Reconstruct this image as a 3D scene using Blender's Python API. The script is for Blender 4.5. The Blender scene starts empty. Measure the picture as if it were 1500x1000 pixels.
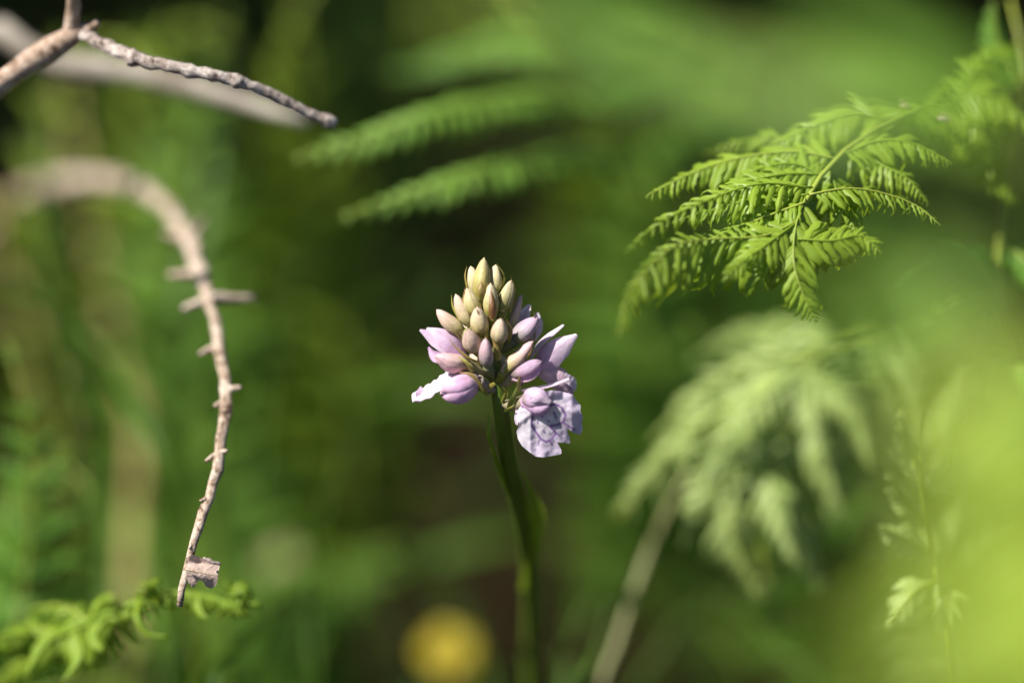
import bpy, math, random
import numpy as np
from mathutils import Vector, Matrix, noise as mnoise

R = random.Random(11)
sc = bpy.context.scene
col = sc.collection

# ------------------------------------------------------------------ camera
PITCH = math.radians(28.0)
FOCUS = 0.500
LENS, SENSOR = 120.0, 36.0
K = SENSOR / LENS / 1500.0            # metres per photo pixel per metre of depth
CX = np.array([1.0, 0.0, 0.0])
CF = np.array([0.0, math.cos(PITCH), -math.sin(PITCH)])
CU = np.array([0.0, math.sin(PITCH), math.cos(PITCH)])
TARGET = np.array([0.0, 0.0, 0.20])
CAM = TARGET - CF * FOCUS
cam = bpy.data.objects.new('camera', bpy.data.cameras.new('camera'))
col.objects.link(cam)
cam.location = CAM
cam.rotation_euler = (math.radians(90) - PITCH, 0, 0)
cam.data.lens = LENS
cam.data.sensor_width = SENSOR
cam.data.clip_start = 0.02
cam.data.clip_end = 500
cam.data.dof.use_dof = True
cam.data.dof.focus_distance = FOCUS - 0.001
cam.data.dof.aperture_fstop = 4.0
sc.camera = cam

# ------------------------------------------------------------------ sky, sun, exposure
SUN = Vector((-0.58, -0.12, 0.80)).normalized()
w = bpy.data.worlds.new('World'); sc.world = w; w.use_nodes = True
nt = w.node_tree
sky = nt.nodes.new('ShaderNodeTexSky'); sky.sky_type = 'NISHITA'; sky.sun_disc = False
sky.sun_elevation = math.asin(SUN.z); sky.sun_rotation = math.atan2(SUN.x, SUN.y)
bg = nt.nodes['Background']; bg.inputs[1].default_value = 0.05
nt.links.new(sky.outputs[0], bg.inputs[0])
sl = bpy.data.lights.new('sun', 'SUN'); sl.energy = 5.0; sl.angle = math.radians(0.53); sl.color = (1.0, 0.95, 0.86)
so = bpy.data.objects.new('sun', sl); col.objects.link(so)
so.rotation_euler = SUN.to_track_quat('Z', 'Y').to_euler(); so.location = (-3, 0, 5)
vs = sc.view_settings
vs.view_transform = 'Standard'; vs.look = 'None'; vs.exposure = 0.85; vs.gamma = 1.0; vs.use_curve_mapping = False
sc.render.engine = 'CYCLES'
sc.cycles.use_denoising = True
sc.cycles.max_bounces = 8; sc.cycles.transmission_bounces = 6; sc.cycles.diffuse_bounces = 4
sc.cycles.sample_clamp_indirect = 4.0

# ------------------------------------------------------------------ helpers
def P(px, py, d=FOCUS):
    """point seen at photo pixel (px,py) at depth d (m) along the view axis"""
    return CAM + CF * d + CX * ((px - 750) * K * d) - CU * ((py - 500) * K * d)

def unit(v):
    v = np.asarray(v, float); n = np.linalg.norm(v)
    return v / n if n > 1e-12 else v

def spline(pts, n):
    """Catmull-Rom through pts (k x m), n samples, roughly even in arc length"""
    p = np.asarray(pts, float)
    if len(p) == 2: p = np.array([p[0], (p[0] + p[1]) / 2, p[1]])
    q = np.vstack([2 * p[0] - p[1], p, 2 * p[-1] - p[-2]])
    out = []
    for i in range(1, len(q) - 2):
        t = np.linspace(0, 1, 24, endpoint=False)[:, None]
        a, b, c, e = q[i - 1], q[i], q[i + 1], q[i + 2]
        out.append(0.5 * (2 * b + (c - a) * t + (2 * a - 5 * b + 4 * c - e) * t**2 + (3 * b - a - 3 * c + e) * t**3))
    out = np.vstack(out + [p[-1:]])
    s = np.concatenate([[0], np.cumsum(np.linalg.norm(np.diff(out[:, :3], axis=0), axis=1))])
    u = np.linspace(0, s[-1], n)
    return np.stack([np.interp(u, s, out[:, k]) for k in range(out.shape[1])], 1)

class MB:
    """collects geometry; vertices in world space"""
    def __init__(self): self.v = []; self.f = []; self.c = []; self.n = 0
    def add(self, v, f, c=None):
        v = np.asarray(v, float).reshape(-1, 3)
        self.v.append(v); self.f += [tuple(i + self.n for i in q) for q in f]
        self.c.append(np.ones((len(v), 3)) * (np.asarray(c, float) if c is not None else 0.5))
        self.n += len(v)
        return self
    def mesh(self, name, mat, origin=(0, 0, 0), colour=False, smooth=True):
        me = bpy.data.meshes.new(name)
        v = np.vstack(self.v) - np.asarray(origin, float)
        me.from_pydata(v.tolist(), [], self.f)
        if colour:
            a = me.color_attributes.new('Col', 'FLOAT_COLOR', 'POINT')
            cc = np.hstack([np.vstack(self.c), np.ones((self.n, 1))]).astype(np.float32)
            a.data.foreach_set('color', cc.ravel())
        if smooth: me.polygons.foreach_set('use_smooth', [True] * len(me.polygons))
        me.materials.append(mat)
        me.update()
        return me
    def build(self, name, mat, parent=None, colour=False, smooth=True, origin=None):
        root = parent
        while root is not None and root.parent is not None: root = root.parent
        o0 = np.array(root.location) if root is not None else (np.zeros(3) if origin is None else np.asarray(origin))
        o = bpy.data.objects.new(name, self.mesh(name, mat, o0, colour, smooth))
        col.objects.link(o)
        if parent is not None: o.parent = parent
        else: o.location = o0
        return o

def thing(name, label, cat, loc, group=None):
    o = bpy.data.objects.new(name, None); col.objects.link(o); o.empty_display_size = 0.01
    o.location = tuple(loc); return tag(o, label, cat, group)

def tag(o, label=None, cat=None, group=None, kind=None):
    if label: o['label'] = label
    if cat: o['category'] = cat
    if group: o['group'] = group
    if kind: o['kind'] = kind
    return o

def tube_geo(pts, rad, sides=8, wob=0.0, seed=0, flute=0.0):
    p = np.asarray(pts, float); n = len(p); rad = np.broadcast_to(np.asarray(rad, float), (n,))
    T = np.gradient(p, axis=0); T /= np.linalg.norm(T, axis=1)[:, None] + 1e-12
    ref = np.array([0.31, 0.87, 0.38]); v = []
    N = unit(np.cross(T[0], ref))
    for i in range(n):
        N = unit(N - T[i] * np.dot(N, T[i])); B = np.cross(T[i], N)
        for k in range(sides):
            a = 2 * math.pi * k / sides
            r = rad[i]
            if wob: r *= 1 + wob * mnoise.noise(Vector((i * 0.45 + seed * 7.3, math.cos(a) * 0.9, math.sin(a) * 0.9 + seed)))
            if flute: r *= 1 + flute * math.cos(5 * a + i * 0.12)
            v.append(p[i] + (N * math.cos(a) + B * math.sin(a)) * r)
    f = [(i * sides + k, i * sides + (k + 1) % sides, (i + 1) * sides + (k + 1) % sides, (i + 1) * sides + k)
         for i in range(n - 1) for k in range(sides)]
    f.append(tuple(range(sides - 1, -1, -1))); f.append(tuple(range((n - 1) * sides, n * sides)))
    return np.array(v), f

def grid_faces(nu, nv):
    return [(i * nv + j, (i + 1) * nv + j, (i + 1) * nv + j + 1, i * nv + j + 1) for i in range(nu - 1) for j in range(nv - 1)]

def blade_geo(pts, widths, normal, cup=0.0, ruffle=0.0, nu=16, nv=5, seed=0, twist=0.0):
    """leaf/petal surface along a centre curve; widths = full widths sampled along it"""
    c = spline(pts, nu); T = np.gradient(c, axis=0)
    wd = np.interp(np.linspace(0, 1, nu), np.linspace(0, 1, len(widths)), widths)
    v = []
    for i in range(nu):
        t = unit(T[i]); n_ = unit(np.asarray(normal, float) - t * np.dot(normal, t)); b = np.cross(t, n_)
        if twist:
            a = twist * i / (nu - 1); n_, b = n_ * math.cos(a) + b * math.sin(a), b * math.cos(a) - n_ * math.sin(a)
        for j in range(nv):
            s = 2 * j / (nv - 1) - 1
            z = cup * wd[i] * s * s + ruffle * wd[i] * abs(s) * math.sin(i * 1.9 + (s > 0) * 1.3 + seed)
            v.append(c[i] + b * (s * wd[i] / 2) + n_ * z)
    return np.array(v), grid_faces(nu, nv)

# ------------------------------------------------------------------ materials
def mat_base(name):
    m = bpy.data.materials.new(name); m.use_nodes = True
    t = m.node_tree; b = t.nodes['Principled BSDF']
    return m, t, b

def leaf_mat(name, c1, c2, trans=0.45, rough=0.42, scale=160.0, spec=0.5, tcol=None, use_col=False, bump=0.15):
    """living tissue: reflecting + light-transmitting, mottled between two colours"""
    m, t, b = mat_base(name)
    N = t.nodes.new; L = t.links.new
    tc = N('ShaderNodeTexCoord'); oi = N('ShaderNodeObjectInfo')
    nz = N('ShaderNodeTexNoise'); nz.inputs['Scale'].default_value = scale; nz.inputs['Detail'].default_value = 5
    L(tc.outputs['Object'], nz.inputs['Vector'])
    if use_col:
        at = N('ShaderNodeAttribute'); at.attribute_name = 'Col'
        hs = N('ShaderNodeHueSaturation'); L(at.outputs['Color'], hs.inputs['Color'])
        mr = N('ShaderNodeMapRange'); mr.inputs[1].default_value = 0.3; mr.inputs[2].default_value = 0.7
        mr.inputs[3].default_value = 0.86; mr.inputs[4].default_value = 1.1
        L(nz.outputs['Fac'], mr.inputs[0]); L(mr.outputs[0], hs.inputs['Value']); cout = hs.outputs['Color']
    else:
        ad = N('ShaderNodeMath'); ad.operation = 'ADD'; ad.use_clamp = True
        sb = N('ShaderNodeMath'); sb.operation = 'MULTIPLY_ADD'; sb.inputs[1].default_value = 0.5; sb.inputs[2].default_value = -0.25
        L(oi.outputs['Random'], sb.inputs[0]); L(nz.outputs['Fac'], ad.inputs[0]); L(sb.outputs[0], ad.inputs[1])
        mx = N('ShaderNodeMix'); mx.data_type = 'RGBA'
        mx.inputs[6].default_value = (*c1, 1); mx.inputs[7].default_value = (*c2, 1)
        L(ad.outputs[0], mx.inputs[0]); cout = mx.outputs[2]
    L(cout, b.inputs['Base Color'])
    b.inputs['Roughness'].default_value = rough; b.inputs['Specular IOR Level'].default_value = spec
    if bump:
        bp = N('ShaderNodeBump'); bp.inputs['Strength'].default_value = bump; bp.inputs['Distance'].default_value = 0.0004
        n2 = N('ShaderNodeTexNoise'); n2.inputs['Scale'].default_value = 1800; L(tc.outputs['Object'], n2.inputs['Vector'])
        L(n2.outputs['Fac'], bp.inputs['Height']); L(bp.outputs[0], b.inputs['Normal'])
    tr = N('ShaderNodeBsdfTranslucent')
    if tcol:
        mm = N('ShaderNodeMix'); mm.data_type = 'RGBA'; mm.blend_type = 'MULTIPLY'; mm.inputs[0].default_value = 1
        L(cout, mm.inputs[6]); mm.inputs[7].default_value = (*tcol, 1); L(mm.outputs[2], tr.inputs[0])
    else: L(cout, tr.inputs[0])
    ms = N('ShaderNodeMixShader'); ms.inputs[0].default_value = trans
    L(b.outputs[0], ms.inputs[1]); L(tr.outputs[0], ms.inputs[2])
    L(ms.outputs[0], t.nodes['Material Output'].inputs[0])
    return m

def bark_mat(name, c1, c2, c3, scale=400.0, rough=0.85):
    m, t, b = mat_base(name); N = t.nodes.new; L = t.links.new
    tc = N('ShaderNodeTexCoord')
    nz = N('ShaderNodeTexNoise'); nz.inputs['Scale'].default_value = scale; nz.inputs['Detail'].default_value = 8; nz.inputs['Roughness'].default_value = 0.7
    n2 = N('ShaderNodeTexNoise'); n2.inputs['Scale'].default_value = scale * 0.25; n2.inputs['Detail'].default_value = 3
    L(tc.outputs['Object'], nz.inputs['Vector']); L(tc.outputs['Object'], n2.inputs['Vector'])
    cr = N('ShaderNodeValToRGB'); e = cr.color_ramp.elements
    e[0].position = 0.38; e[0].color = (*c1, 1); e[1].position = 0.62; e[1].color = (*c3, 1)
    k = e.new(0.46); k.color = (*c2, 1)
    av = N('ShaderNodeMath'); av.operation = 'MULTIPLY_ADD'; av.inputs[1].default_value = 0.6
    ml = N('ShaderNodeMath'); ml.operation = 'MULTIPLY'; ml.inputs[1].default_value = 0.4
    L(n2.outputs['Fac'], ml.inputs[0]); L(nz.outputs['Fac'], av.inputs[0]); L(ml.outputs[0], av.inputs[2])
    L(av.outputs[0], cr.inputs[0]); L(cr.outputs[0], b.inputs['Base Color'])
    b.inputs['Roughness'].default_value = rough; b.inputs['Specular IOR Level'].default_value = 0.25
    bp = N('ShaderNodeBump'); bp.inputs['Strength'].default_value = 0.9; bp.inputs['Distance'].default_value = 0.0006
    L(nz.outputs['Fac'], bp.inputs['Height']); L(bp.outputs[0], b.inputs['Normal'])
    return m

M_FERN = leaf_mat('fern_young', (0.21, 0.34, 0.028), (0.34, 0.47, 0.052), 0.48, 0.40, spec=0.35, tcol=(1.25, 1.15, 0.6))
M_FERNSUN = leaf_mat('fern_sunlit_young', (0.40, 0.55, 0.045), (0.52, 0.66, 0.09), 0.5, 0.4, tcol=(1.15, 1.1, 0.8))  # brighter copy of the young fern green, sunlight put into its colour
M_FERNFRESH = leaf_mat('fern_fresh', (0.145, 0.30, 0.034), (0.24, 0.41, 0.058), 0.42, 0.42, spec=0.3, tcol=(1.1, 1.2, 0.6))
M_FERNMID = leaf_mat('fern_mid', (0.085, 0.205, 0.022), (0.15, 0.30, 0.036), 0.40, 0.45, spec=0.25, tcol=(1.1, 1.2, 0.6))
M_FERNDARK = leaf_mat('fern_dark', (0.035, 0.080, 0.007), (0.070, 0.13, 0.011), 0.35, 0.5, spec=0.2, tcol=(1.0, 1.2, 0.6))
M_FERNGREY = leaf_mat('fern_grey_green', (0.31, 0.42, 0.11), (0.43, 0.54, 0.165), 0.35, 0.40, spec=0.6)
M_GRASS = leaf_mat('grass_blade', (0.06, 0.14, 0.012), (0.11, 0.20, 0.020), 0.42, 0.45, scale=60, spec=0.25)
M_COVER = leaf_mat('ground_cover_leaf', (0.018, 0.048, 0.006), (0.050, 0.100, 0.012), 0.30, 0.6, scale=30, spec=0.12)
M_STALK = leaf_mat('fern_stalk', (0.22, 0.31, 0.03), (0.34, 0.38, 0.06), 0.1, 0.45)
M_PETAL = leaf_mat('orchid_petal', None, None, 0.48, 0.5, scale=700, use_col=True, bump=0.25, spec=0.35)
M_BUD = leaf_mat('orchid_bud', None, None, 0.22, 0.48, scale=700, use_col=True, bump=0.2, spec=0.35)
M_STEM = leaf_mat('orchid_stem', (0.085, 0.14, 0.012), (0.17, 0.22, 0.025), 0.10, 0.45, scale=300)
M_BRACT = leaf_mat('orchid_bract', None, None, 0.35, 0.45, scale=600, use_col=True)
M_SHEATH = leaf_mat('orchid_sheath', (0.19, 0.30, 0.02), (0.28, 0.38, 0.03), 0.45, 0.4, scale=300)
M_YELLOW = leaf_mat('yellow_petal', (0.46, 0.36, 0.006), (0.56, 0.44, 0.010), 0.3, 0.5)
M_TWIG = bark_mat('grey_bark', (0.06, 0.04, 0.03), (0.28, 0.22, 0.19), (0.62, 0.55, 0.50), 1000)
M_TWIGTAN = bark_mat('tan_bark', (0.09, 0.05, 0.03), (0.36, 0.25, 0.18), (0.62, 0.50, 0.42), 700)
M_THORN = bark_mat('bleached_bark', (0.07, 0.04, 0.028), (0.40, 0.29, 0.21), (0.70, 0.60, 0.51), 1300)
M_DEAD = bark_mat('dead_stalk', (0.12, 0.085, 0.025), (0.22, 0.17, 0.06), (0.33, 0.27, 0.105), 150)
M_STALKDRY = bark_mat('drying_stalk', (0.14, 0.13, 0.05), (0.24, 0.24, 0.10), (0.34, 0.34, 0.17), 150)
M_TAN = bark_mat('tan_dry_stem', (0.14, 0.08, 0.04), (0.30, 0.20, 0.12), (0.44, 0.32, 0.22), 300)
M_STALKGREY = bark_mat('grey_dead_stalk', (0.16, 0.13, 0.10), (0.30, 0.26, 0.21), (0.44, 0.40, 0.34), 150)
M_DEADLEAF = leaf_mat('dead_leaf', (0.52, 0.38, 0.32), (0.74, 0.59, 0.52), 0.30, 0.7, scale=350, bump=0.3)
M_LITTER2 = leaf_mat('dry_brown_leaf', (0.20, 0.15, 0.08), (0.30, 0.23, 0.14), 0.25, 0.7, scale=300)
M_LITTER = leaf_mat('leaf_litter', (0.05, 0.030, 0.014), (0.13, 0.08, 0.04), 0.1, 0.8, scale=60)

def soil_mat():
    m, t, b = mat_base('soil'); N = t.nodes.new; L = t.links.new
    tc = N('ShaderNodeTexCoord')
    nz = N('ShaderNodeTexNoise'); nz.inputs['Scale'].default_value = 14; nz.inputs['Detail'].default_value = 9
    L(tc.outputs['Object'], nz.inputs['Vector'])
    cr = N('ShaderNodeValToRGB'); e = cr.color_ramp.elements
    e[0].position = 0.35; e[0].color = (0.005, 0.005, 0.002, 1); e[1].position = 0.7; e[1].color = (0.010, 0.019, 0.003, 1)
    k = e.new(0.5); k.color = (0.015, 0.010, 0.004, 1)
    L(nz.outputs['Fac'], cr.inputs[0]); L(cr.outputs[0], b.inputs['Base Color'])
    b.inputs['Roughness'].default_value = 0.95; b.inputs['Specular IOR Level'].default_value = 0.05
    bp = N('ShaderNodeBump'); bp.inputs['Strength'].default_value = 0.8; bp.inputs['Distance'].default_value = 0.006
    n2 = N('ShaderNodeTexNoise'); n2.inputs['Scale'].default_value = 90; n2.inputs['Detail'].default_value = 6
    L(tc.outputs['Object'], n2.inputs['Vector']); L(n2.outputs['Fac'], bp.inputs['Height']); L(bp.outputs[0], b.inputs['Normal'])
    return m
M_SOIL = soil_mat()

# ------------------------------------------------------------------ ground
def gz(x, y):
    a = min(1.0, 1.5 / (1 + math.hypot(x, y)))
    return 0.022 * a * mnoise.noise(Vector((x * 3.1, y * 3.1, 0.4))) + 0.008 * a * mnoise.noise(Vector((x * 13, y * 13, 2.2)))

def G(x, y, dz=-0.004): return np.array([x, y, gz(x, y) + dz])

def build_ground():
    s = np.linspace(-1, 1, 121)
    ax = np.sinh(s * 6.0) / math.sinh(6.0) * 80
    v = [(x, y + 0.4, gz(x, y + 0.4)) for x in ax for y in ax]
    o = MB().add(v, grid_faces(121, 121)).build('ground', M_SOIL)
    tag(o, 'dark soil under the ferns, grown over with moss', kind='structure')
build_ground()

# ------------------------------------------------------------------ fern tools
def pinnule_template(nu, nv, crenate=0.12, droop=0.25, cup=0.35, curl=0.0, sick=0.12, wf=1.0):
    v = []
    for i in range(nu):
        u = i / (nu - 1)
        wd = 0.19 * wf * (1 - u ** 2.4) ** 0.8 * (0.75 + 0.25 * math.sin(min(1, u * 2.2) * math.pi / 2)) + 0.012 * (1 - u)
        for j in range(nv):
            s = 2 * j / (nv - 1) - 1
            ww = wd * (1 + crenate * (1 if i % 2 else -1) * (abs(s) > 0.9) * (i < nu - 1))
            x = u; y = s * ww + sick * u * u
            z = -droop * u * u - cup * ww * s * s
            if curl and u > 0.6:
                k = (u - 0.6) / 0.4; z += -curl * k * k; x -= curl * 0.8 * k * k
            v.append((x, y, z))
    return np.array(v), grid_faces(nu, nv)

T_HI = [pinnule_template(7, 5, 0.16, R.uniform(0.1, 0.4), R.uniform(0.3, 0.9), R.uniform(0, 0.25), R.uniform(-0.02, 0.2), R.uniform(0.8, 1.1)) for _ in range(6)]
T_LO = [pinnule_template(4, 3, 0.1, R.uniform(0.1, 0.35), R.uniform(0.2, 0.6), 0, R.uniform(0, 0.18), R.uniform(0.9, 1.2)) for _ in range(4)]
T_WILD = [pinnule_template(7, 4, 0.25, R.uniform(0.1, 0.6), R.uniform(0.15, 0.6), R.uniform(0, 0.4), R.uniform(-0.1, 0.3), R.uniform(0.7, 1.0)) for _ in range(8)]
T_CURL = [pinnule_template(7, 4, 0.25, 0.5, 0.5, R.uniform(0.2, 0.6), R.uniform(0, 0.3), 0.85) for _ in range(4)]
_shared = {}
def shared_mesh(tid, k, tmpl, mat):
    key = (tid, k, mat.name)
    if key not in _shared:
        v, f = tmpl[k]; _shared[key] = MB().add(v, f).mesh('pinnule', mat)
    return _shared[key]

def pinna(root, pts, hint, plen, n, mat, split=False, tmpl=None, wf=1.0, rib=0.00035, ang=62, droop=0.1,
          prof=None, ribmat=None, jit=0.12, seed=0, base=0.05, sides=(1, 1), name='pinna'):
    """one fern pinna: midrib through pts, leaflets (pinnules) on both sides"""
    rr = random.Random(seed * 977 + n)
    tmpl = tmpl or (T_HI if split else T_LO)
    c = spline(pts, max(12, n + 4)); hint = np.asarray(hint, float)
    rads = np.linspace(rib, rib * 0.3, len(c))
    mb = MB(); v, f = tube_geo(c, rads, 5); mb.add(v, f)
    frames = []
    T = np.gradient(c, axis=0)
    us = np.linspace(base, 0.985, n)
    for i, u in enumerate(us):
        x = u * (len(c) - 1); k = int(min(x, len(c) - 2)); fr = x - k
        p = c[k] * (1 - fr) + c[k + 1] * fr; t = unit(T[k] * (1 - fr) + T[k + 1] * fr)
        n_ = unit(hint - t * np.dot(hint, t)); b = np.cross(n_, t)
        pr = prof(u) if prof else (1 - u) ** 0.75 * min(1, 0.65 + u * 2.5) + 0.05
        for s in (1, -1):
            sl_ = sides[0] if s > 0 else sides[1]
            if sl_ <= 0: continue
            a = math.radians(ang + rr.uniform(-9, 9)) * (1 - 0.35 * u)
            d = unit(t * math.cos(a) + b * (s * math.sin(a)) - n_ * (droop + rr.uniform(-jit, jit)))
            z = unit(n_ - d * np.dot(n_, d)); y = np.cross(z, d)
            roll = rr.uniform(-jit, jit) * 2; z, y = z * math.cos(roll) + y * math.sin(roll), y * math.cos(roll) - z * math.sin(roll)
            l = plen * pr * sl_ * rr.uniform(0.86, 1.12)
            # mirrored through y so the sickle bend always points to the tip
            m = np.column_stack([d * l, y * l * wf * (-s), z * l])
            frames.append((m, p, rr.randrange(len(tmpl))))
    if not split:
        for m, p, k in frames:
            v, f = tmpl[k]; mb.add(v @ m.T + p, f)
        return mb.build(name, mat, root)
    o = mb.build(name, ribmat or M_STALK, root)
    r = root
    while r.parent is not None: r = r.parent
    r0 = np.array(r.location)
    for m, p, k in frames:
        q = bpy.data.objects.new('pinnule', shared_mesh(id(tmpl), k, tmpl, mat)); col.objects.link(q)
        q.parent = o
        mm = Matrix(m.tolist()).to_4x4(); mm.translation = Vector((p - r0).tolist())
        q.matrix_local = mm
    return o

def rachis(root, pts, r0, r1, mat=None, n=40, name='rachis'):
    c = spline(pts, n); v, f = tube_geo(c, np.linspace(r0, r1, n), 7)
    return MB().add(v, f).build(name, mat or M_STALK, root)

def frond(root, pts, hint, npair, plen_max, mat, t0=0.35, pw=0.16, npin=18, split=False, r0=0.0016, ang=68,
          droop=0.25, seed=0, wf=1.0, stalk=None, tmpl=None, fwd=0.15, lenprof=None):
    """a whole frond: rachis from the ground to the tip, pinna pairs along it"""
    rr = random.Random(seed + 5)
    rachis(root, pts, r0, r0 * 0.2, stalk)
    c = spline(pts, 60); T = np.gradient(c, axis=0); hint = np.asarray(hint, float)
    for i in range(npair):
        u = t0 + (0.985 - t0) * (i / (npair - 1)) ** 0.92
        k = int(u * 59); p = c[k]; t = unit(T[k]); n_ = unit(hint - t * np.dot(hint, t)); b = np.cross(n_, t)
        q = (u - t0) / (1 - t0)
        L = plen_max * (lenprof(q) if lenprof else ((1 - q) ** 0.8 * min(1, 0.7 + q * 2) + 0.04))
        for s in (1, -1):
            a = math.radians(ang + rr.uniform(-7, 7)) * (1 - 0.3 * q)
            d = unit(t * math.cos(a) + b * s * math.sin(a) + n_ * rr.uniform(-0.1, 0.15))
            Ls = L * rr.uniform(0.88, 1.1); dr = droop * rr.uniform(0.5, 1.4)
            pp = [p + d * Ls * x + np.array([0, 0, -1]) * dr * Ls * x * x + t * fwd * Ls * x * x for x in (0, 0.33, 0.66, 1.0)]
            pinna(root, pp, n_, Ls * pw * 1.6 if L > plen_max * 0.3 else Ls * 0.3, max(5, int(npin * (0.4 + 0.6 * Ls / plen_max))), mat,
                  split=split, seed=seed * 31 + i * 2 + (s > 0), wf=wf, rib=r0 * 0.3, tmpl=tmpl)

def copy_tree(o, parent=None):
    c = o.copy(); col.objects.link(c); c.parent = parent
    for ch in list(o.children): copy_tree(ch, c)
    return c

UP = np.array([0, 0, 1.0])
TOCAM = -CF

# ------------------------------------------------------------------ the orchid
def OP(px, py, w=0.0):
    """orchid point: photo pixel + millimetre-tenths towards the viewer"""
    return P(px, py, FOCUS - w * 1e-4)

GREEN = np.array([0.16, 0.20, 0.035]); YGREEN = np.array([0.40, 0.36, 0.075]); CREAM = np.array([0.64, 0.56, 0.34])
PINKC = np.array([0.70, 0.48, 0.46]); PINK = np.array([0.70, 0.43, 0.60]); LILAC = np.array([0.70, 0.46, 0.70])
PALE = np.array([0.84, 0.73, 0.83]); BROWN = np.array([0.20, 0.09, 0.035]); GREYL = np.array([0.42, 0.36, 0.44])
PX = K * FOCUS
TANC = np.array([0.42, 0.24, 0.16])

stem_px = [(706, 398, 0), (712, 440, 0), (719, 490, 0), (726, 540, 0), (733, 590, -1), (741, 650, -50), (752, 705, -130), (766, 760, -240),
           (776, 830, -380), (780, 900, -520), (781, 1000, -720)]
stem_pts = [OP(*q) for q in stem_px]
sb = stem_pts[-1]
stem_pts += [sb + np.array([0.001, 0.010, -0.05]), G(0.006, sb[1] + 0.012, -0.006)]
orchid = thing('spotted_orchid', 'pale lilac spotted orchid spike with cream buds at its top', 'orchid', G(0.006, sb[1] + 0.012, 0))
def stem_axis(py):
    ys = [q[1] for q in stem_px]
    return np.array([np.interp(py, ys, [q[0] for q in stem_px]), py, np.interp(py, ys, [q[2] for q in stem_px])])
sp_ = spline(stem_pts, 90)
sr = np.interp(np.linspace(0, 1, 90), [0, 0.10, 0.2, 0.5, 1], [0.0007, 0.0012, 0.0014, 0.0016, 0.0020])
MB().add(*tube_geo(sp_, sr, 20, flute=0.07)).build('stem', M_STEM, orchid)

def lerp(a, b, t): return a * (1 - t) + b * t

def ovary(px, py, w, up=14):
    a = stem_axis(min(py + up, 590)); e = np.array([px, py, w])
    c = spline([OP(*a), OP(*(lerp(a, e, 0.5) + np.array([0, 4, 0]))), OP(*e)], 10)
    return c

def bud_geo(tip, base, wpx, k, cb, ct, point=0.5, roll=0.0, lay=0.0, rib=BROWN, ribk=0.35, span=78, flare=0.0, gap=0.0):
    """one sepal shell of a bud"""
    A, B = OP(*base), OP(*tip); ax = B - A; L = np.linalg.norm(ax); t = ax / L
    n_ = unit(TOCAM - t * np.dot(TOCAM, t)) if abs(np.dot(TOCAM, t)) < 0.97 else unit(CU - t * np.dot(CU, t))
    b = np.cross(t, n_)
    Wm = wpx * PX / 2 * 0.90
    nu, nv = 15, 13; v = []; c = []
    phi0 = roll + k * 2 * math.pi / 3
    for i in range(nu):
        u = i / (nu - 1)
        pr = (math.sin(math.pi * min(1, (u * 0.92 + 0.08)) ** 0.95)) ** 0.50 if u < 0.999 else 0.0
        pr = max(pr, 0.0) * (1 - 0.15 * u ** 6)
        for j in range(nv):
            s = 2 * j / (nv - 1) - 1
            a = phi0 + math.radians(span) * s
            r = Wm * pr * (1.0 + lay + 0.06 * (1 - s * s) - 0.10 * s ** 4)
            keel = 0.10 * math.exp(-(s / 0.18) ** 2)
            r *= 1 + keel
            x = u * L * (1 - 0.03 * s * s * (u > 0.7)) + (point * Wm * 0.12 * max(0, u - 0.88) / 0.12 * (1 - abs(s)))
            off = flare * u * u * Wm * (1 if True else 0)
            q = A + t * x + (n_ * math.cos(a) + b * math.sin(a)) * r + (n_ * math.cos(phi0) + b * math.sin(phi0)) * off
            q = q + CU * (0.04 * L * u ** 3) - CU * (0.05 * L * math.sin(math.pi * u)) + b * (0.05 * L * math.sin(roll * 5) * u * u)
            v.append(q)
            cc = lerp(cb, ct, min(1, max(0, (u - 0.08) / 0.75)))
            cc = lerp(cc, rib, ribk * math.exp(-(s / 0.16) ** 2) * (0.35 + 0.65 * (1 - u)))
            g_ = min(1.0, max(0.0, u / 0.34)); g_ = g_ * g_ * (3 - 2 * g_)
            cc = lerp(lerp(GREEN * 1.15, cb, 0.35), cc, g_)
            blot = mnoise.noise(Vector((u * 3.1 + k * 5.7 + roll * 9, s * 2.3 + tip[0] * 0.37, tip[1] * 0.21)))
            cc = lerp(cc, TANC, max(0, blot) * 0.55 * (0.4 + 0.6 * ribk / 0.45))
            cc = cc * (1 + 0.10 * math.cos(s * 17 + k)) * (1 - 0.10 * s ** 6)
            cc = lerp(cc, PINKC * 0.8, 0.30 * max(0, u - 0.72) / 0.28)
            c.append(cc)
    return np.array(v), grid_faces(nu, nv), np.array(c)

def bract_geo(pts, wpx, c1=None, c2=None, cup=-0.35, nrm=None):
    p = [OP(*q) for q in pts]
    mid = stem_axis(np.mean([q[1] for q in pts]))
    out = np.mean(p, axis=0) - OP(*mid)
    nrm = unit(out) if nrm is None else nrm
    v, f = blade_geo(p, [0.7 * wpx * PX, wpx * PX, 0.8 * wpx * PX, 0.45 * wpx * PX, 0.04 * wpx * PX], nrm, cup=cup, nu=14, nv=5)
    u = np.repeat(np.linspace(0, 1, 14), 5)[:, None]; s = np.tile(np.abs(np.linspace(-1, 1, 5)), 14)[:, None]
    c1 = YGREEN * 0.75 if c1 is None else c1; c2 = BROWN * 1.3 if c2 is None else c2
    return v, f, lerp(c1, c2, np.clip(u * 0.9 + 0.1 * (1 - s), 0, 1))

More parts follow.
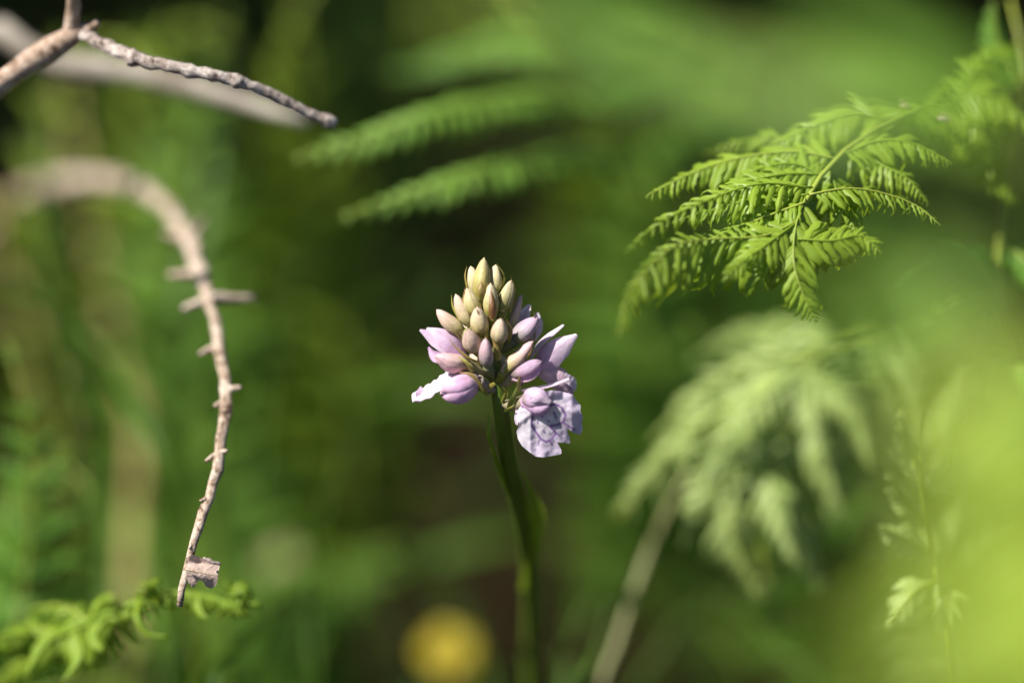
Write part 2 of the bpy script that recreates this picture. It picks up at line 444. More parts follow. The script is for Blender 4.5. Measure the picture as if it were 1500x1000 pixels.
def bud(tip, base, wpx, cb, ct, bract=None, bw=8, roll=0.4, point=0.6, ribk=0.3, bc=None, flare=0.0, oup=14, rib=BROWN):
    mb = MB()
    oc = ovary(*base, up=oup)
    mb.add(*tube_geo(oc, np.linspace(0.0006, min(0.0011, wpx * PX * 0.33), 10), 8, flute=0.06), lerp(GREEN, cb, 0.35))
    A, B = OP(*base), OP(*tip)
    core = np.array([A + (B - A) * x for x in np.linspace(-0.02, 0.93, 10)])
    mb.add(*tube_geo(core, wpx * PX / 2 * 0.84 * np.sin(np.pi * np.linspace(0.1, 0.97, 10) ** 0.82) ** 0.62, 12), lerp(cb, ct, 0.5))
    o = mb.build('flower_bud', M_BUD, orchid, colour=True)
    for k in range(3):
        v, f, c = bud_geo(tip, base, wpx, k, cb, ct, point, roll, lay=0.03 * (k == 0) - 0.015 * (k == 2), ribk=ribk, flare=flare, rib=rib)
        MB().add(v, f, c).build('sepal', M_BUD, o, colour=True)
    if bract:
        v, f, c = bract_geo(bract, bw * 1.25, *(bc or ()))
        MB().add(v, f, c).build('bract', M_BRACT, o, colour=True)
    return o

YC = lerp(YGREEN, CREAM, 0.5)
TAN = np.array([0.30, 0.17, 0.07])
BR = (TAN, BROWN * 1.2); BY = (YGREEN, YGREEN * 0.8); BYB = (YGREEN * 0.8, TAN)
#    tip            base            width
bud((707, 380, 6), (704, 436, 16), 28, YGREEN, lerp(YGREEN, CREAM, 0.45), [(701, 440, 26), (703, 425, 31), (706, 408, 24)], 13, 0.2, 1.0, 0.45, BYB, rib=TAN)
bud((690, 391, 2), (698, 432, 6), 20, YC, CREAM, [(683, 424, 2), (680, 404, 4), (684, 389, 4)], 6, 1.2, 0.2, 0.15, BYB)
bud((726, 389, 0), (724, 428, 4), 22, YC, CREAM, [(735, 426, 2), (740, 404, 2), (727, 385, 2)], 7, 0.6, 0.2, 0.1, BY)
bud((684, 424, 20), (699, 461, 18), 27, YGREEN, CREAM, [(688, 464, 14), (677, 446, 18), (681, 421, 24)], 7, 0.0, 0.9, 0.15, BYB)
bud((718, 417, 24), (720, 464, 22), 25, YGREEN, CREAM, [(722, 468, 32), (722, 448, 41), (719, 420, 30)], 10, 0.1, 1.0, 0.6, BR, rib=TAN)
bud((748, 411, 8), (734, 456, 10), 24, lerp(GREEN, YGREEN, 0.5), CREAM, [(749, 458, 8), (757, 430, 10), (747, 402, 10)], 7, 1.7, 0.4, 0.15, BYB)
bud((666, 433, 14), (689, 476, 12), 21, YC, lerp(CREAM, PINKC, 0.5), [(672, 470, 14), (662, 450, 12), (661, 431, 10)], 6, 0.5, 0.4, 0.1, BY)
bud((697, 452, 42), (707, 489, 26), 28, YGREEN, lerp(CREAM, PINKC, 0.3), [(712, 496, 36), (707, 476, 44), (697, 450, 50)], 8, 0.35, 0.7, 0.25, BYB)
bud((641, 454, 16), (677, 486, 14), 23, YC, lerp(CREAM, PINKC, 0.75), None, 0, 0.8, 0.7, 0.12)
bud((763, 432, -6), (748, 480, 0), 13, lerp(YGREEN, PINKC, 0.4), PINKC, None, 0, 0.5, 0.2, 0.1)
bud((733, 468, 52), (731, 501, 30), 26, YC, lerp(CREAM, PINKC, 0.4), [(747, 502, 24), (750, 484, 38), (741, 465, 46)], 7, 0.55, 0.3, 0.2, BYB)
bud((786, 466, 22), (754, 497, 18), 30, lerp(GREEN, GREYL, 0.5), lerp(GREYL, LILAC, 0.45), [(780, 512, 16), (786, 482, 26), (782, 455, 22)], 6, 0.4, 0.3, 0.15, (TAN, PINKC * 0.7))  # this bud's shade is put into its grey-lilac colour
bud((682, 487, 56), (700, 512, 22), 29, YC, lerp(PINKC, CREAM, 0.3), None, 0, 0.25, 0.2, 0.1)
bud((710, 497, 58), (714, 536, 34), 22, lerp(GREEN, GREYL, 0.6), lerp(PINKC, LILAC, 0.3), [(731, 528, 40), (728, 512, 45), (721, 496, 44)], 8, 0.5, 0.2, 0.2, (YGREEN, TAN))
bud((637, 526, 34), (684, 533, 22), 30, lerp(PINKC, YC, 0.35), lerp(PINKC, PINK, 0.4), [(690, 545, 34), (682, 532, 44), (671, 522, 40)], 8, 0.3, 0.8, 0.1, BY)
bud((645, 577, 42), (699, 558, 26), 42, lerp(PINK, LILAC, 0.4), lerp(PINK, LILAC, 0.5), [(705, 574, 34), (690, 551, 44), (672, 545, 40)], 9, 0.9, 0.3, 0.05, BYB, flare=0.22)
bud((779, 500, 30), (737, 545, 26), 23, YGREEN, lerp(PINKC, PINK, 0.4), [(752, 536, 36), (777, 520, 36), (779, 502, 34)], 8, 0.4, 0.4, 0.15, BYB)
# the far side of the spike
for (t_, b_, wd) in (((716, 404, -22), (712, 440, -14), 20), ((690, 428, -28), (702, 462, -18), 22), ((738, 436, -32), (727, 470, -20), 22),
                     ((668, 470, -34), (700, 500, -20), 24), ((706, 470, -48), (714, 505, -28), 24), ((752, 478, -40), (732, 510, -22), 24),
                     ((690, 520, -56), (716, 545, -28), 26), ((735, 522, -60), (728, 550, -28), 26)):
    bud(t_, b_, wd, YC, lerp(CREAM, PINKC, 0.6), None, 0, R.uniform(0, 2), 0.6, 0.2)

def petal(flower, pts, widths, c1, c2, nrm, cup=0.2, ruffle=0.0, name='sepal', nu=18, nv=9, twist=0.0, mid=None):
    p = [OP(*q) for q in pts]
    v, f = blade_geo(p, [x * PX for x in widths], nrm, cup, ruffle, nu, nv, seed=len(pts) * 1.7, twist=twist)
    u = np.repeat(np.linspace(0, 1, nu), nv)[:, None]; s = np.tile(np.linspace(-1, 1, nv), nu)[:, None]
    c = lerp(np.asarray(c1), np.asarray(c2), u)
    mc = LILAC * 0.75 if mid is None else mid
    c = lerp(c, mc, 0.35 * np.exp(-(s / 0.14) ** 2))
    v2 = v - np.asarray(nrm) * 0.00012        # a petal is a fifth of a millimetre thick
    n = len(v); fb = [tuple(n + i for i in reversed(q)) for q in f]
    return MB().add(np.vstack([v, v2]), f + fb, np.vstack([c, c])).build(name, M_PETAL, flower, colour=True)

def flower(base, oup=14):
    oc = ovary(*base, up=oup)
    return MB().add(*tube_geo(oc, np.linspace(0.0007, 0.0011, 10), 9, flute=0.06), lerp(GREEN, PINKC, 0.35)).build('flower', M_BUD, orchid, colour=True)

LF = unit(TOCAM * 0.6 - CX * 0.3 + CU * 0.7)
# flower opened towards the left
f1 = flower((672, 532, 4))
petal(f1, [(678, 528, 4), (655, 508, 10), (634, 494, 8), (615, 483, 4)], [16, 26, 24, 3], PALE, lerp(PALE, LILAC, 0.4), unit(TOCAM + CU * 0.4 - CX * 0.3), 0.15)
petal(f1, [(680, 524, 14), (662, 500, 20), (642, 486, 16), (625, 480, 10)], [18, 31, 26, 3], LILAC, PALE, unit(TOCAM + CU * 0.6), -0.25)
petal(f1, [(676, 538, -10), (650, 530, -16), (636, 520, -24), (628, 508, -30)], [10, 20, 18, 3], PALE, LILAC, unit(CU - CX), 0.2)
lp = petal(f1, [(684, 545, 10), (660, 548, 18), (640, 560, 20), (622, 570, 16), (603, 578, 8)], [20, 34, 26, 34, 22], PALE, PALE, unit(CU + TOCAM * 0.75 - CX * 0.1), -0.18, 0.05, 'lip', 22, 13)
petal(f1, [(622, 570, 18), (616, 578, 18), (612, 589, 14)], [16, 14, 4], PALE, LILAC, unit(TOCAM + CU * 0.3), 0.1, 0.05, 'lip_lobe')
MB().add(*tube_geo(spline([OP(676, 540, -4), OP(690, 546, -16), OP(700, 556, -30)], 10), np.linspace(0.0009, 0.0004, 10), 8), PINKC).build('spur', M_PETAL, f1, colour=True)
# flower opened towards the right, above
f2 = flower((785, 535, -6))
petal(f2, [(778, 524, -8), (795, 503, -2), (810, 490, 0), (826, 476, -4)], [12, 18, 16, 5], PALE, PALE, unit(TOCAM * 0.5 + CU - CX * 0.6), 0.2)
petal(f2, [(786, 540, -2), (803, 522, 8), (820, 508, 8), (845, 490, 0)], [22, 40, 32, 5], lerp(LILAC, PALE, 0.3), PALE, unit(TOCAM + CX * 0.1 + CU * 0.35), -0.22)
petal(f2, [(755, 488, -20), (763, 470, -24), (770, 458, -26), (776, 446, -30)], [12, 19, 17, 4], PALE, PALE, unit(TOCAM + CU * 0.3), 0.2)
petal(f2, [(780, 498, -26), (787, 482, -30), (788, 470, -34), (787, 458, -36)], [10, 15, 14, 3], lerp(PALE, LILAC, 0.4), PALE, unit(TOCAM), 0.2)
petal(f2, [(788, 532, -4), (808, 545, 4), (826, 556, 2), (838, 580, -8)], [24, 30, 34, 16], lerp(PINKC, PALE, 0.5), lerp(PINK, PALE, 0.4), unit(TOCAM * 0.8 + CX * 0.5), -0.3, 0.03, 'lip', 20, 11)
petal(f2, [(826, 552, 2), (838, 560, -4), (842, 572, -10)], [14, 16, 6], PALE, PALE, unit(TOCAM + CX), 0.1, 0.02, 'lip_lobe')
MB().add(*tube_geo(spline([OP(786, 536, -8), OP(772, 548, -16), OP(760, 566, -22)], 10), np.linspace(0.0009, 0.0004, 10), 8), PINKC).build('spur', M_PETAL, f2, colour=True)
# half-open hood between them
f4 = flower((752, 548, 20))
for k in range(3):
    v, f, c = bud_geo((793, 530, 34), (750, 548, 26), 25, k, lerp(LILAC, PINKC, 0.3), lerp(LILAC, PALE, 0.3), 0.3, 0.5, 0.02 * k, rib=LILAC, ribk=0.1)
    MB().add(v, f, c).build('sepal', M_PETAL, f4, colour=True)
petal(f4, [(748, 552, 30), (770, 552, 36), (786, 545, 36), (792, 538, 34)], [8, 14, 12, 3], lerp(PINKC, LILAC, 0.4), LILAC, unit(TOCAM - CU * 0.5), 0.2, 0, 'petal')
v, f, c = bract_geo([(762, 575, 32), (762, 556, 38), (763, 543, 36)], 9, GREEN, TAN); MB().add(v, f, c).build('bract', M_BRACT, f4, colour=True)

# the open flower whose lip hangs to the right
f3 = flower((768, 588, 20), 6)
v, f, c = bract_geo([(748, 600, 18), (756, 580, 30), (760, 560, 28)], 14, GREEN * 0.8, GREEN); MB().add(v, f, c).build('bract', M_BRACT, f3, colour=True)
v, f, c = bud_geo((800, 589, 44), (766, 584, 38), 24, 0, LILAC, PALE, 0.1, 0.25, 0.0, rib=LILAC * 0.8, ribk=0.15, span=178)
MB().add(v, f, c).build('column', M_PETAL, f3, colour=True)
petal(f3, [(762, 588, 34), (775, 572, 46), (792, 574, 54), (807, 588, 52)], [16, 30, 30, 8], lerp(LILAC, PALE, 0.2), PALE, unit(TOCAM * 0.8 + CU * 0.8), -0.30, 0.02, 'hood')
petal(f3, [(763, 594, 36), (776, 598, 47), (792, 602, 52), (805, 594, 50)], [14, 24, 22, 5], LILAC, lerp(LILAC, PALE, 0.5), unit(TOCAM - CU * 0.35), -0.32, 0.02, 'hood')
petal(f3, [(764, 572, 30), (786, 570, 30), (812, 564, 22), (834, 555, 14)], [4, 9, 8, 5], PALE, PALE, unit(TOCAM * 0.5 + CU), 0.25, 0, 'sepal')
petal(f3, [(766, 590, 20), (762, 604, 22), (758, 614, 20), (757, 622, 16)], [14, 16, 12, 4], PALE, PALE, unit(TOCAM - CX), 0.2, 0, 'sepal')
def lip():
    z = lambda x, y: (570 + x / 4.545, 500 + y / 4.545)
    out = [(900, 395), (862, 450), (845, 505), (868, 545), (848, 600), (858, 650), (885, 695), (930, 732), (975, 765), (1030, 771), (1090, 760),
           (1148, 748), (1146, 720), (1128, 690), (1108, 668), (1150, 672), (1206, 679), (1203, 645), (1188, 605), (1186, 580), (1225, 605),
           (1270, 622), (1288, 590), (1283, 540), (1290, 500), (1272, 460), (1275, 425), (1240, 385), (1225, 355), (1160, 335), (1080, 325), (1000, 345)]
    out = np.array([z(*q) for q in out]); c0 = np.array(z(1010, 440))
    loops = [[(958, 500), (948, 545), (968, 590), (992, 622), (1010, 650), (1050, 668), (1085, 648), (1112, 612), (1098, 588), (1072, 570)],
             [(1060, 432), (1105, 415), (1148, 440), (1176, 490), (1160, 535), (1118, 555), (1075, 560)],
             [(1000, 478), (1022, 502)], [(1028, 462), (1040, 478)], [(1096, 470), (1112, 508)], [(986, 532), (992, 545)], [(1028, 598), (1036, 606)],
             [(1160, 540), (1195, 565), (1235, 585)], [(1105, 605), (1140, 630)], [(1056, 525), (1066, 532)], [(1000, 660), (990, 690)], [(1060, 655), (1090, 690)]]
    loops = [np.array([z(*q) for q in l]) for l in loops]
    wds = [1.9, 2.0, 1.7, 1.5, 1.9, 1.6, 1.6, 1.8, 1.6, 1.4, 1.3, 1.3]
    def dist(p, l):
        best = 1e9
        for a, b in zip(l[:-1], l[1:]):
            t = np.clip(np.dot(p - a, b - a) / max(1e-9, np.dot(b - a, b - a)), 0, 1)
            best = min(best, np.linalg.norm(p - a - (b - a) * t))
        return best
    no, nr = 150, 42
    cl = np.vstack([out, out[:1]]); s = np.concatenate([[0], np.cumsum(np.linalg.norm(np.diff(cl, axis=0), axis=1))])
    uu = np.linspace(0, s[-1], no, endpoint=False); ring = np.stack([np.interp(uu, s, cl[:, 0]), np.interp(uu, s, cl[:, 1])], 1)
    v = []; c = []
    for i in range(nr):
        t = (i / (nr - 1)) ** 0.8
        for j in range(no):
            q = c0 + (ring[j] - c0) * t
            d = ring[j] - c0; ang = math.atan2(d[1], d[0])
            rad = np.linalg.norm(q - c0)
            wz = 36 - 8 * math.exp(-(rad / 14) ** 2) + 5 * t ** 2 * math.sin(5 * ang + 0.6) + 2.5 * t ** 4 * math.sin(13 * ang)
            wz += 4 - (q[1] - 600) * 0.22 - max(0, 768 - q[0]) * 1.3 + max(0, 8 - abs(q[0] - 777)) * 0.9 * t - max(0, q[0] - 838) * 0.7
            wz += 1.2 * mnoise.noise(Vector((q[0] * 0.12, q[1] * 0.12, 3.0)))
            v.append(OP(q[0], q[1], wz))
            cc = lerp(np.array([0.80, 0.76, 0.80]), np.array([0.74, 0.64, 0.80]), t)
            if q[0] < 776: cc = lerp(cc, np.array([0.8, 0.77, 0.82]), 0.6)  # left fold painted paler, the light it catches put into the colour
            m = 0.0
            for l, wl in zip(loops, wds):
                dd = dist(q, l) + 0.5 * mnoise.noise(Vector((q[0] * 0.5, q[1] * 0.5, 9)))
                m = max(m, 1 / (1 + math.exp((dd - wl * 0.75) * 3.2)))
            c.append(lerp(cc, np.array([0.20, 0.06, 0.34]), 0.92 * m))
    f = [(i * no + j, i * no + (j + 1) % no, (i + 1) * no + (j + 1) % no, (i + 1) * no + j) for i in range(nr - 1) for j in range(no)]
    v = np.array(v); n = len(v); v2 = v + CF * 0.00016
    MB().add(np.vstack([v, v2]), f + [tuple(n + k for k in reversed(q)) for q in f], np.vstack([c, c])).build('lip', M_PETAL, f3, colour=True)
lip()
MB().add(*tube_geo(spline([OP(776, 592, 20), OP(764, 602, 2), OP(758, 618, -14)], 10), np.linspace(0.001, 0.0004, 10), 8), PALE).build('spur', M_PETAL, f3, colour=True)

# loose bracts below the flowers
for pts, wd, c1, c2 in (([(724, 560, 14), (708, 566, 28), (696, 561, 36), (688, 551, 40)], 10, YGREEN, TAN),
                        ([(722, 540, 14), (700, 532, 30), (684, 524, 38), (661, 502, 36), (658, 490, 34)], 7, YGREEN, TAN),
                        ([(722, 572, 12), (712, 576, 24), (702, 566, 28)], 9, YGREEN, YGREEN),
                        ([(736, 590, 12), (742, 575, 24), (735, 566, 30)], 8, GREEN, YGREEN),
                        ([(740, 604, 12), (748, 598, 26), (755, 592, 28)], 7, GREEN, YGREEN),
                        ([(680, 505, 20), (668, 490, 30), (660, 476, 34)], 5, YGREEN, TAN)):
    v, f, c = bract_geo(pts, wd, c1, c2); MB().add(v, f, c).build('bract', M_BRACT, orchid, colour=True)
# leaves clasping the stem
v, f = blade_geo([OP(746, 730, -160), OP(732, 700, -100), OP(722, 668, -50), OP(714, 640, -4), OP(716, 622, 2), OP(715, 604, 4)],
                 [0.0010, 0.0014, 0.0016, 0.0014, 0.0012, 0.0001], unit(-CX * 0.6 + TOCAM + UP * 0.5), cup=-0.3, nu=24, nv=5)
MB().add(v, f).build('stem_leaf', M_SHEATH, orchid)
v, f = blade_geo([OP(776, 860, -420), OP(793, 800, -300), OP(797, 755, -215), OP(780, 715, -130), OP(766, 690, -90)],
                 [0.0026, 0.0032, 0.0032, 0.0022, 0.0002], unit(CX + TOCAM * 1.0), cup=-0.5, nu=24, nv=7)
MB().add(v, f).build('stem_leaf', M_SHEATH, orchid)
for sx, ln in ((-1, 0.09), (1, 0.10), (0.4, 0.07)):
    b0 = G(0.006, sb[1] + 0.012, 0.004)
    v, f = blade_geo([b0, b0 + np.array([sx * ln * 0.4, -0.01, 0.035]), b0 + np.array([sx * ln * 0.8, 0.0, 0.045]), b0 + np.array([sx * ln, 0.005, 0.03])],
                     [0.006, 0.016, 0.015, 0.001], UP, cup=0.25, nu=20, nv=5)
    MB().add(v, f).build('basal_leaf', M_GRASS, orchid)

# ------------------------------------------------------------------ twigs and dead stalks
def twig_geo(pts, rpx, n=60, wob=0.35, sides=9, seed=0, nodes=()):
    """pts: (px,py,depth); rpx radius in photo pixels at that depth"""
    c = spline([P(*q) for q in pts], n)
    d = np.interp(np.linspace(0, 1, n), np.linspace(0, 1, len(pts)), [q[2] for q in pts])
    r = np.interp(np.linspace(0, 1, n), np.linspace(0, 1, len(rpx)), rpx) * K * d
    for at_, amp in nodes: r = r * (1 + amp * np.exp(-((np.linspace(0, 1, n) - at_) / 0.018) ** 2))
    rr = random.Random(seed)
    c = c + np.array([[rr.uniform(-1, 1) for _ in range(3)] for _ in range(n)]) * r[:, None] * 0.05
    return tube_geo(c, r, sides, wob, seed)

def to_ground(px, py, d, side, back, n=3):
    """continuation of a stalk from an in-frame end down to the soil"""
    a = P(px, py, d); g = G(a[0] + side, a[1] + back, -0.005)
    return a, g

# forked twig, upper left: it grows from a leaning stalk left of the frame
fork0 = P(-420, 420, 0.502); g0 = G(fork0[0] - 0.03, fork0[1] - 0.01, -0.006)
t = thing('forked_twig', 'bare forked grey-brown twig with a thin broken side shoot', 'twig', g0)
c = spline([g0, lerp(g0, fork0, 0.5) + np.array([-0.01, 0, 0.0]), fork0, P(-150, 235, 0.507), P(0, 122, 0.512), P(60, 80, 0.514), P(128, 42, 0.515)], 90)
rad = np.interp(np.linspace(0, 1, 90), [0, 0.5, 0.78, 0.93, 1.0], np.array([0.0036, 0.0030, 0.0024, 0.0018, 0.0013]))
rad[-6:] *= np.array([1.05, 1.15, 1.25, 1.3, 1.2, 0.8])
MB().add(*tube_geo(c, rad, 12, 0.3, 1)).build('main_stem', M_TWIGTAN, t)
MB().add(*twig_geo([(104, 58, 0.515), (106, 30, 0.514), (108, 0, 0.512), (112, -120, 0.502)], [13, 10, 10, 9], 26, 0.25, 9, 3)).build('side_shoot', M_TWIGTAN, t)
MB().add(*twig_geo([(122, 52, 0.513), (165, 72, 0.509), (215, 90, 0.506), (280, 104, 0.505), (350, 120, 0.506), (400, 140, 0.508), (445, 163, 0.510), (490, 182, 0.512)],
                   [9, 9.5, 10, 9, 9, 8.5, 8, 9], 90, 0.35, 10, 4, nodes=((0.25, 0.35), (0.46, 0.3), (0.62, 0.4), (0.97, 0.35)))).build('side_shoot', M_TWIG, t)
MB().add(*twig_geo([(128, 48, 0.515), (136, 40, 0.514), (143, 34, 0.513)], [9, 9, 5], 8, 0.5, 8, 5)).build('stub', M_TWIGTAN, t)

# pale dead stalk behind it
e0 = P(-60, 78, 0.575); g1 = G(e0[0] - 0.10, e0[1] + 0.02)
t = thing('dead_stalk', 'pale dead stalk lying slantwise behind the forked twig', 'stalk', g1)
c = spline([g1, lerp(g1, e0, 0.6) + np.array([-0.02, 0, 0.02]), e0, P(60, 92, 0.572), P(200, 108, 0.57), P(330, 142, 0.565), P(452, 180, 0.56)], 60)
MB().add(*tube_geo(c, np.interp(np.linspace(0, 1, 60), [0, 0.5, 0.9, 1], [0.0024, 0.0022, 0.0021, 0.0010]), 10, 0.2, 2)).build('stalk', M_STALKGREY, t)

# curved thorny twig hanging on the left
h0 = P(-50, 350, 0.69); g2 = G(h0[0] - 0.06, h0[1] + 0.05)
t = thing('thorny_twig', 'bleached thorny twig arching over and hanging down with stubs', 'twig', g2)
c1 = [(-50, 350, 0.69), (25, 292, 0.66), (100, 266, 0.63), (180, 268, 0.60), (240, 298, 0.575), (275, 350, 0.556), (300, 420, 0.533), (318, 490, 0.523),
      (331, 560, 0.515), (328, 620, 0.509), (317, 690, 0.505), (300, 745, 0.502), (282, 800, 0.5), (270, 850, 0.499), (263, 887, 0.499)]
cc = [g2, lerp(g2, h0, 0.5) + np.array([-0.03, 0.01, 0.03])] + [P(*q) for q in c1]
cs = spline(cc, 170)
rr_ = np.interp(np.linspace(0, 1, 170), [0, 0.35, 0.55, 0.65, 0.8, 0.93, 1], [0.0014, 0.0014, 0.0015, 0.0015, 0.0011, 0.00078, 0.0005])
rn = random.Random(5)
for k in range(80, 168, 4): rr_[k:k + 1 + k % 2] *= rn.uniform(0.92, 1.4)
cs = cs + np.array([[rn.uniform(-1, 1) for _ in range(3)] for _ in range(170)]) * rr_[:, None] * 0.22
MB().add(*tube_geo(cs[88:], rr_[88:], 11, 0.45, 7)).build('stem', M_THORN, t)
MB().add(*tube_geo(cs[:90], rr_[:90] * 0.995, 11, 0.45, 7)).build('stem_base', M_TAN, t)
for a, b, r_ in (((290, 392, .537), (248, 402, .54), 7), ((305, 440, .53), (268, 452, .532), 6), ((300, 425, .53), (375, 438, .534), 8), ((318, 512, .52), (292, 518, .521), 5),
                 ((335, 562, .514), (353, 567, .513), 5), ((322, 590, .512), (314, 594, .511), 5), ((275, 330, .552), (298, 322, .556), 6), ((250, 330, .556), (240, 342, .557), 6),
                 ((325, 655, .507), (333, 660, .506), 4), ((308, 670, .506), (301, 675, .505), 4), ((299, 728, .503), (293, 733, .502), 3.5), ((284, 800, .5), (277, 803, .499), 2.5)):
    near = cs[np.argmin(np.linalg.norm(cs - P(*a), axis=1))]          # rooted in the stem itself
    rel = near - CAM; dn = float(np.dot(rel, CF)); a2 = (750 + np.dot(rel, CX) / (K * dn), 500 - np.dot(rel, CU) / (K * dn), dn)
    b = (b[0], b[1], dn - (a[2] - b[2])); a = a2
    MB().add(*twig_geo([a, lerp(np.array(a), np.array(b), 0.5), b], [r_ * 1.2, r_, r_ * 0.55], 8, 0.4, 7, int(a[1]))).build('thorn', M_THORN, t)
# curled scrap of dead leaf at its end
def scrap():
    out = np.array([(277, 814), (285, 812), (297, 818), (310, 820), (323, 825), (320, 836), (319, 846), (317, 857), (309, 862), (301, 858), (297, 850), (290, 849),
                    (286, 858), (281, 860), (276, 853), (273, 842), (274, 828)], float)
    c0 = np.array([296, 835.]); no, nr = 72, 12
    cl = np.vstack([out, out[:1]]); s = np.concatenate([[0], np.cumsum(np.linalg.norm(np.diff(cl, axis=0), axis=1))])
    uu = np.linspace(0, s[-1], no, endpoint=False); ring = np.stack([np.interp(uu, s, cl[:, 0]), np.interp(uu, s, cl[:, 1])], 1)
    v = []
    for i in range(nr):
        tt = i / (nr - 1)
        for j in range(no):
            q = c0 + (ring[j] - c0) * tt
            wz = 5 * mnoise.noise(Vector((q[0] * .05, q[1] * .05, 1))) + 0.7 * mnoise.noise(Vector((q[0] * .3, q[1] * .3, 1))) - 0.02 * (q[1] - 837) ** 2
            if q[1] < 824: wz += (824 - q[1]) * 1.3
            v.append(P(q[0], q[1], 0.498 - wz * 1e-4))
    f = [(i * no + j, i * no + (j + 1) % no, (i + 1) * no + (j + 1) % no, (i + 1) * no + j) for i in range(nr - 1) for j in range(no)]
    v = np.array(v); n = len(v)
    o = MB().add(np.vstack([v, v + CF * 0.00015]), f + [tuple(n + k for k in reversed(q)) for q in f]).build('dead_leaf', M_DEADLEAF, t)
    o['label'] = 'pinkish scrap of curled dead leaf'
    MB().add(*twig_geo([(272, 833, .4972), (295, 838, .4968), (321, 843, .4968)], [1.8, 1.5, 1.0], 16, 0.3, 6, 2)).build('midrib', M_THORN, o)
    MB().add(*twig_geo([(298, 817, .4965), (310, 822, .4962), (323, 826, .4965)], [2.2, 3.0, 2.0], 14, 0.6, 7, 4)).build('rolled_edge', M_TWIG, o)
scrap()

def stalk_thing(name, label, pts, rpx, mat, cat='stalk', side=0.0, back=0.02, wob=0.2, group=None):
    """upright stalk; last pt is the lowest seen, continued to the soil"""
    a, g = to_ground(*pts[-1], side, back)
    t = thing(name, label, cat, g, group)
    w_ = [P(*q) for q in pts] + [lerp(a, g, 0.5), g]
    r = [x * K * q[2] for x, q in zip(rpx, pts)] + [rpx[-1] * K * pts[-1][2]] * 2
    c = spline(w_, 70); rs = np.interp(np.linspace(0, 1, 70), np.linspace(0, 1, len(r)), r)
    MB().add(*tube_geo(c, rs, 9, wob, len(label))).build('stalk', mat, t)
    return t
stalk_thing('dead_stalk', 'tall tan dead fern stalk standing behind the thorny twig', [(95, 120, .72), (120, 260, .71), (150, 400, .70), (185, 540, .69), (205, 640, .68), (196, 760, .67), (193, 880, .66), (205, 1010, .66)],
            [5, 8, 11, 12, 12, 12, 12, 12], M_DEAD)
stalk_thing('dead_stalk', 'dim brown dead stalk at the ferns behind the thorny twig', [(-60, 250, .80), (0, 400, .78), (55, 520, .77), (105, 650, .76), (150, 800, .76), (180, 1040, .76)],
            [8, 10, 11, 11, 11, 11], M_DEAD)
stalk_thing('dead_stalk', 'pale thin dead stalk leaning under the grey-green fern', [(1010, 690, .57), (965, 775, .57), (935, 850, .57), (905, 940, .57), (880, 1030, .57)], [5, 5.5, 6, 6, 6], M_STALKDRY, back=0.05)

# ------------------------------------------------------------------ yellow flower on the ground
def ground_hit(px, py):
    d = P(px, py, 1.0) - CAM; s = (0.012 - CAM[2]) / d[2]
    return CAM + d * s
def yellow_flower(px, py, r, label, hgt=0.052):
    p = ground_hit(px, py); p = CAM + (p - CAM) * (1 - hgt * 2.2)
    g = G(p[0], p[1] + 0.01)
    t = thing('yellow_flower', label, 'flower', g)
    MB().add(*tube_geo(spline([g, lerp(g, p, 0.5) + np.array([0.002, 0, 0]), p], 12), 0.0006, 6)).build('stem', M_GRASS, t)
    nrm = unit(TOCAM + UP * 0.7); a0 = unit(np.cross(nrm, CX)); b0 = np.cross(nrm, a0)
    for k in range(5):
        a = k * 2 * math.pi / 5 + 0.3; d = a0 * math.cos(a) + b0 * math.sin(a)
        v, f = blade_geo([p, p + d * r * 0.5 + nrm * r * 0.15, p + d * r + nrm * r * 0.1], [r * 0.3, r * 0.95, r * 1.05, r * 0.5], nrm, cup=0.15, nu=8, nv=5)
        MB().add(v, f).build('petal', M_YELLOW, t)
    MB().add(*tube_geo(np.array([p - nrm * .0005, p + nrm * .0012, p + nrm * .002]), [r * .25, r * .28, r * .1], 10)).build('flower_centre', M_YELLOW, t)
yellow_flower(655, 955, 0.0050, 'small yellow flower low on the ground behind the orchid stem')

# ------------------------------------------------------------------ fern: young frond in focus, right of the orchid
def frond_root(px, py, d, label, side=0.03, back=0.03, cat='fern', group=None, name='fern_frond'):
    a = P(px, py, d); g = G(a[0] + side, a[1] + back)
    return thing(name, label, cat, g, group), g

def pp(*q): return [P(*x) for x in q]
t, g = frond_root(1520, 150, 0.545, 'young yellow-green fern frond uncurling beside the orchid', 0.05, 0.05)
rach = [g, g + np.array([-0.005, -0.02, 0.10]), P(1560, 190, 0.55), P(1440, 150, 0.535), P(1330, 165, 0.52), P(1235, 222, 0.508), P(1185, 285, 0.500), P(1165, 330, 0.497), P(1164, 390, 0.494), P(1185, 455, 0.492)]
rachis(t, rach, 0.0014, 0.0003)
S = dict(mat=M_FERN, rib=0.00020, tmpl=T_WILD, jit=0.24)
tip = unit(TOCAM + UP * 0.5)
pinna(t, pp((1180, 290, .499), (1166, 330, .496), (1163, 385, .493), (1180, 440, .4915), (1196, 470, .4915)), tip, 0.0112, 24, split=True, seed=1, ang=56, droop=0.25, wf=0.55, **S)
pinna(t, pp((1175, 320, .497), (1120, 345, .494), (1050, 350, .492), (985, 362, .487), (925, 425, .480), (905, 492, .474)), unit(TOCAM * 1.2 + UP * 0.6 - CX * 0.2), 0.0096, 28, split=True, seed=2, ang=66, droop=0.3, wf=0.52, sides=(1.2, 0.5), **S)
pinna(t, pp((1180, 296, .498), (1120, 318, .497), (1060, 342, .496), (1020, 358, .496), (1003, 354, .495)), unit(UP + TOCAM * 0.15), 0.0059, 25, split=True, seed=3, droop=0.2, wf=0.52, sides=(0.8, 1), **S)
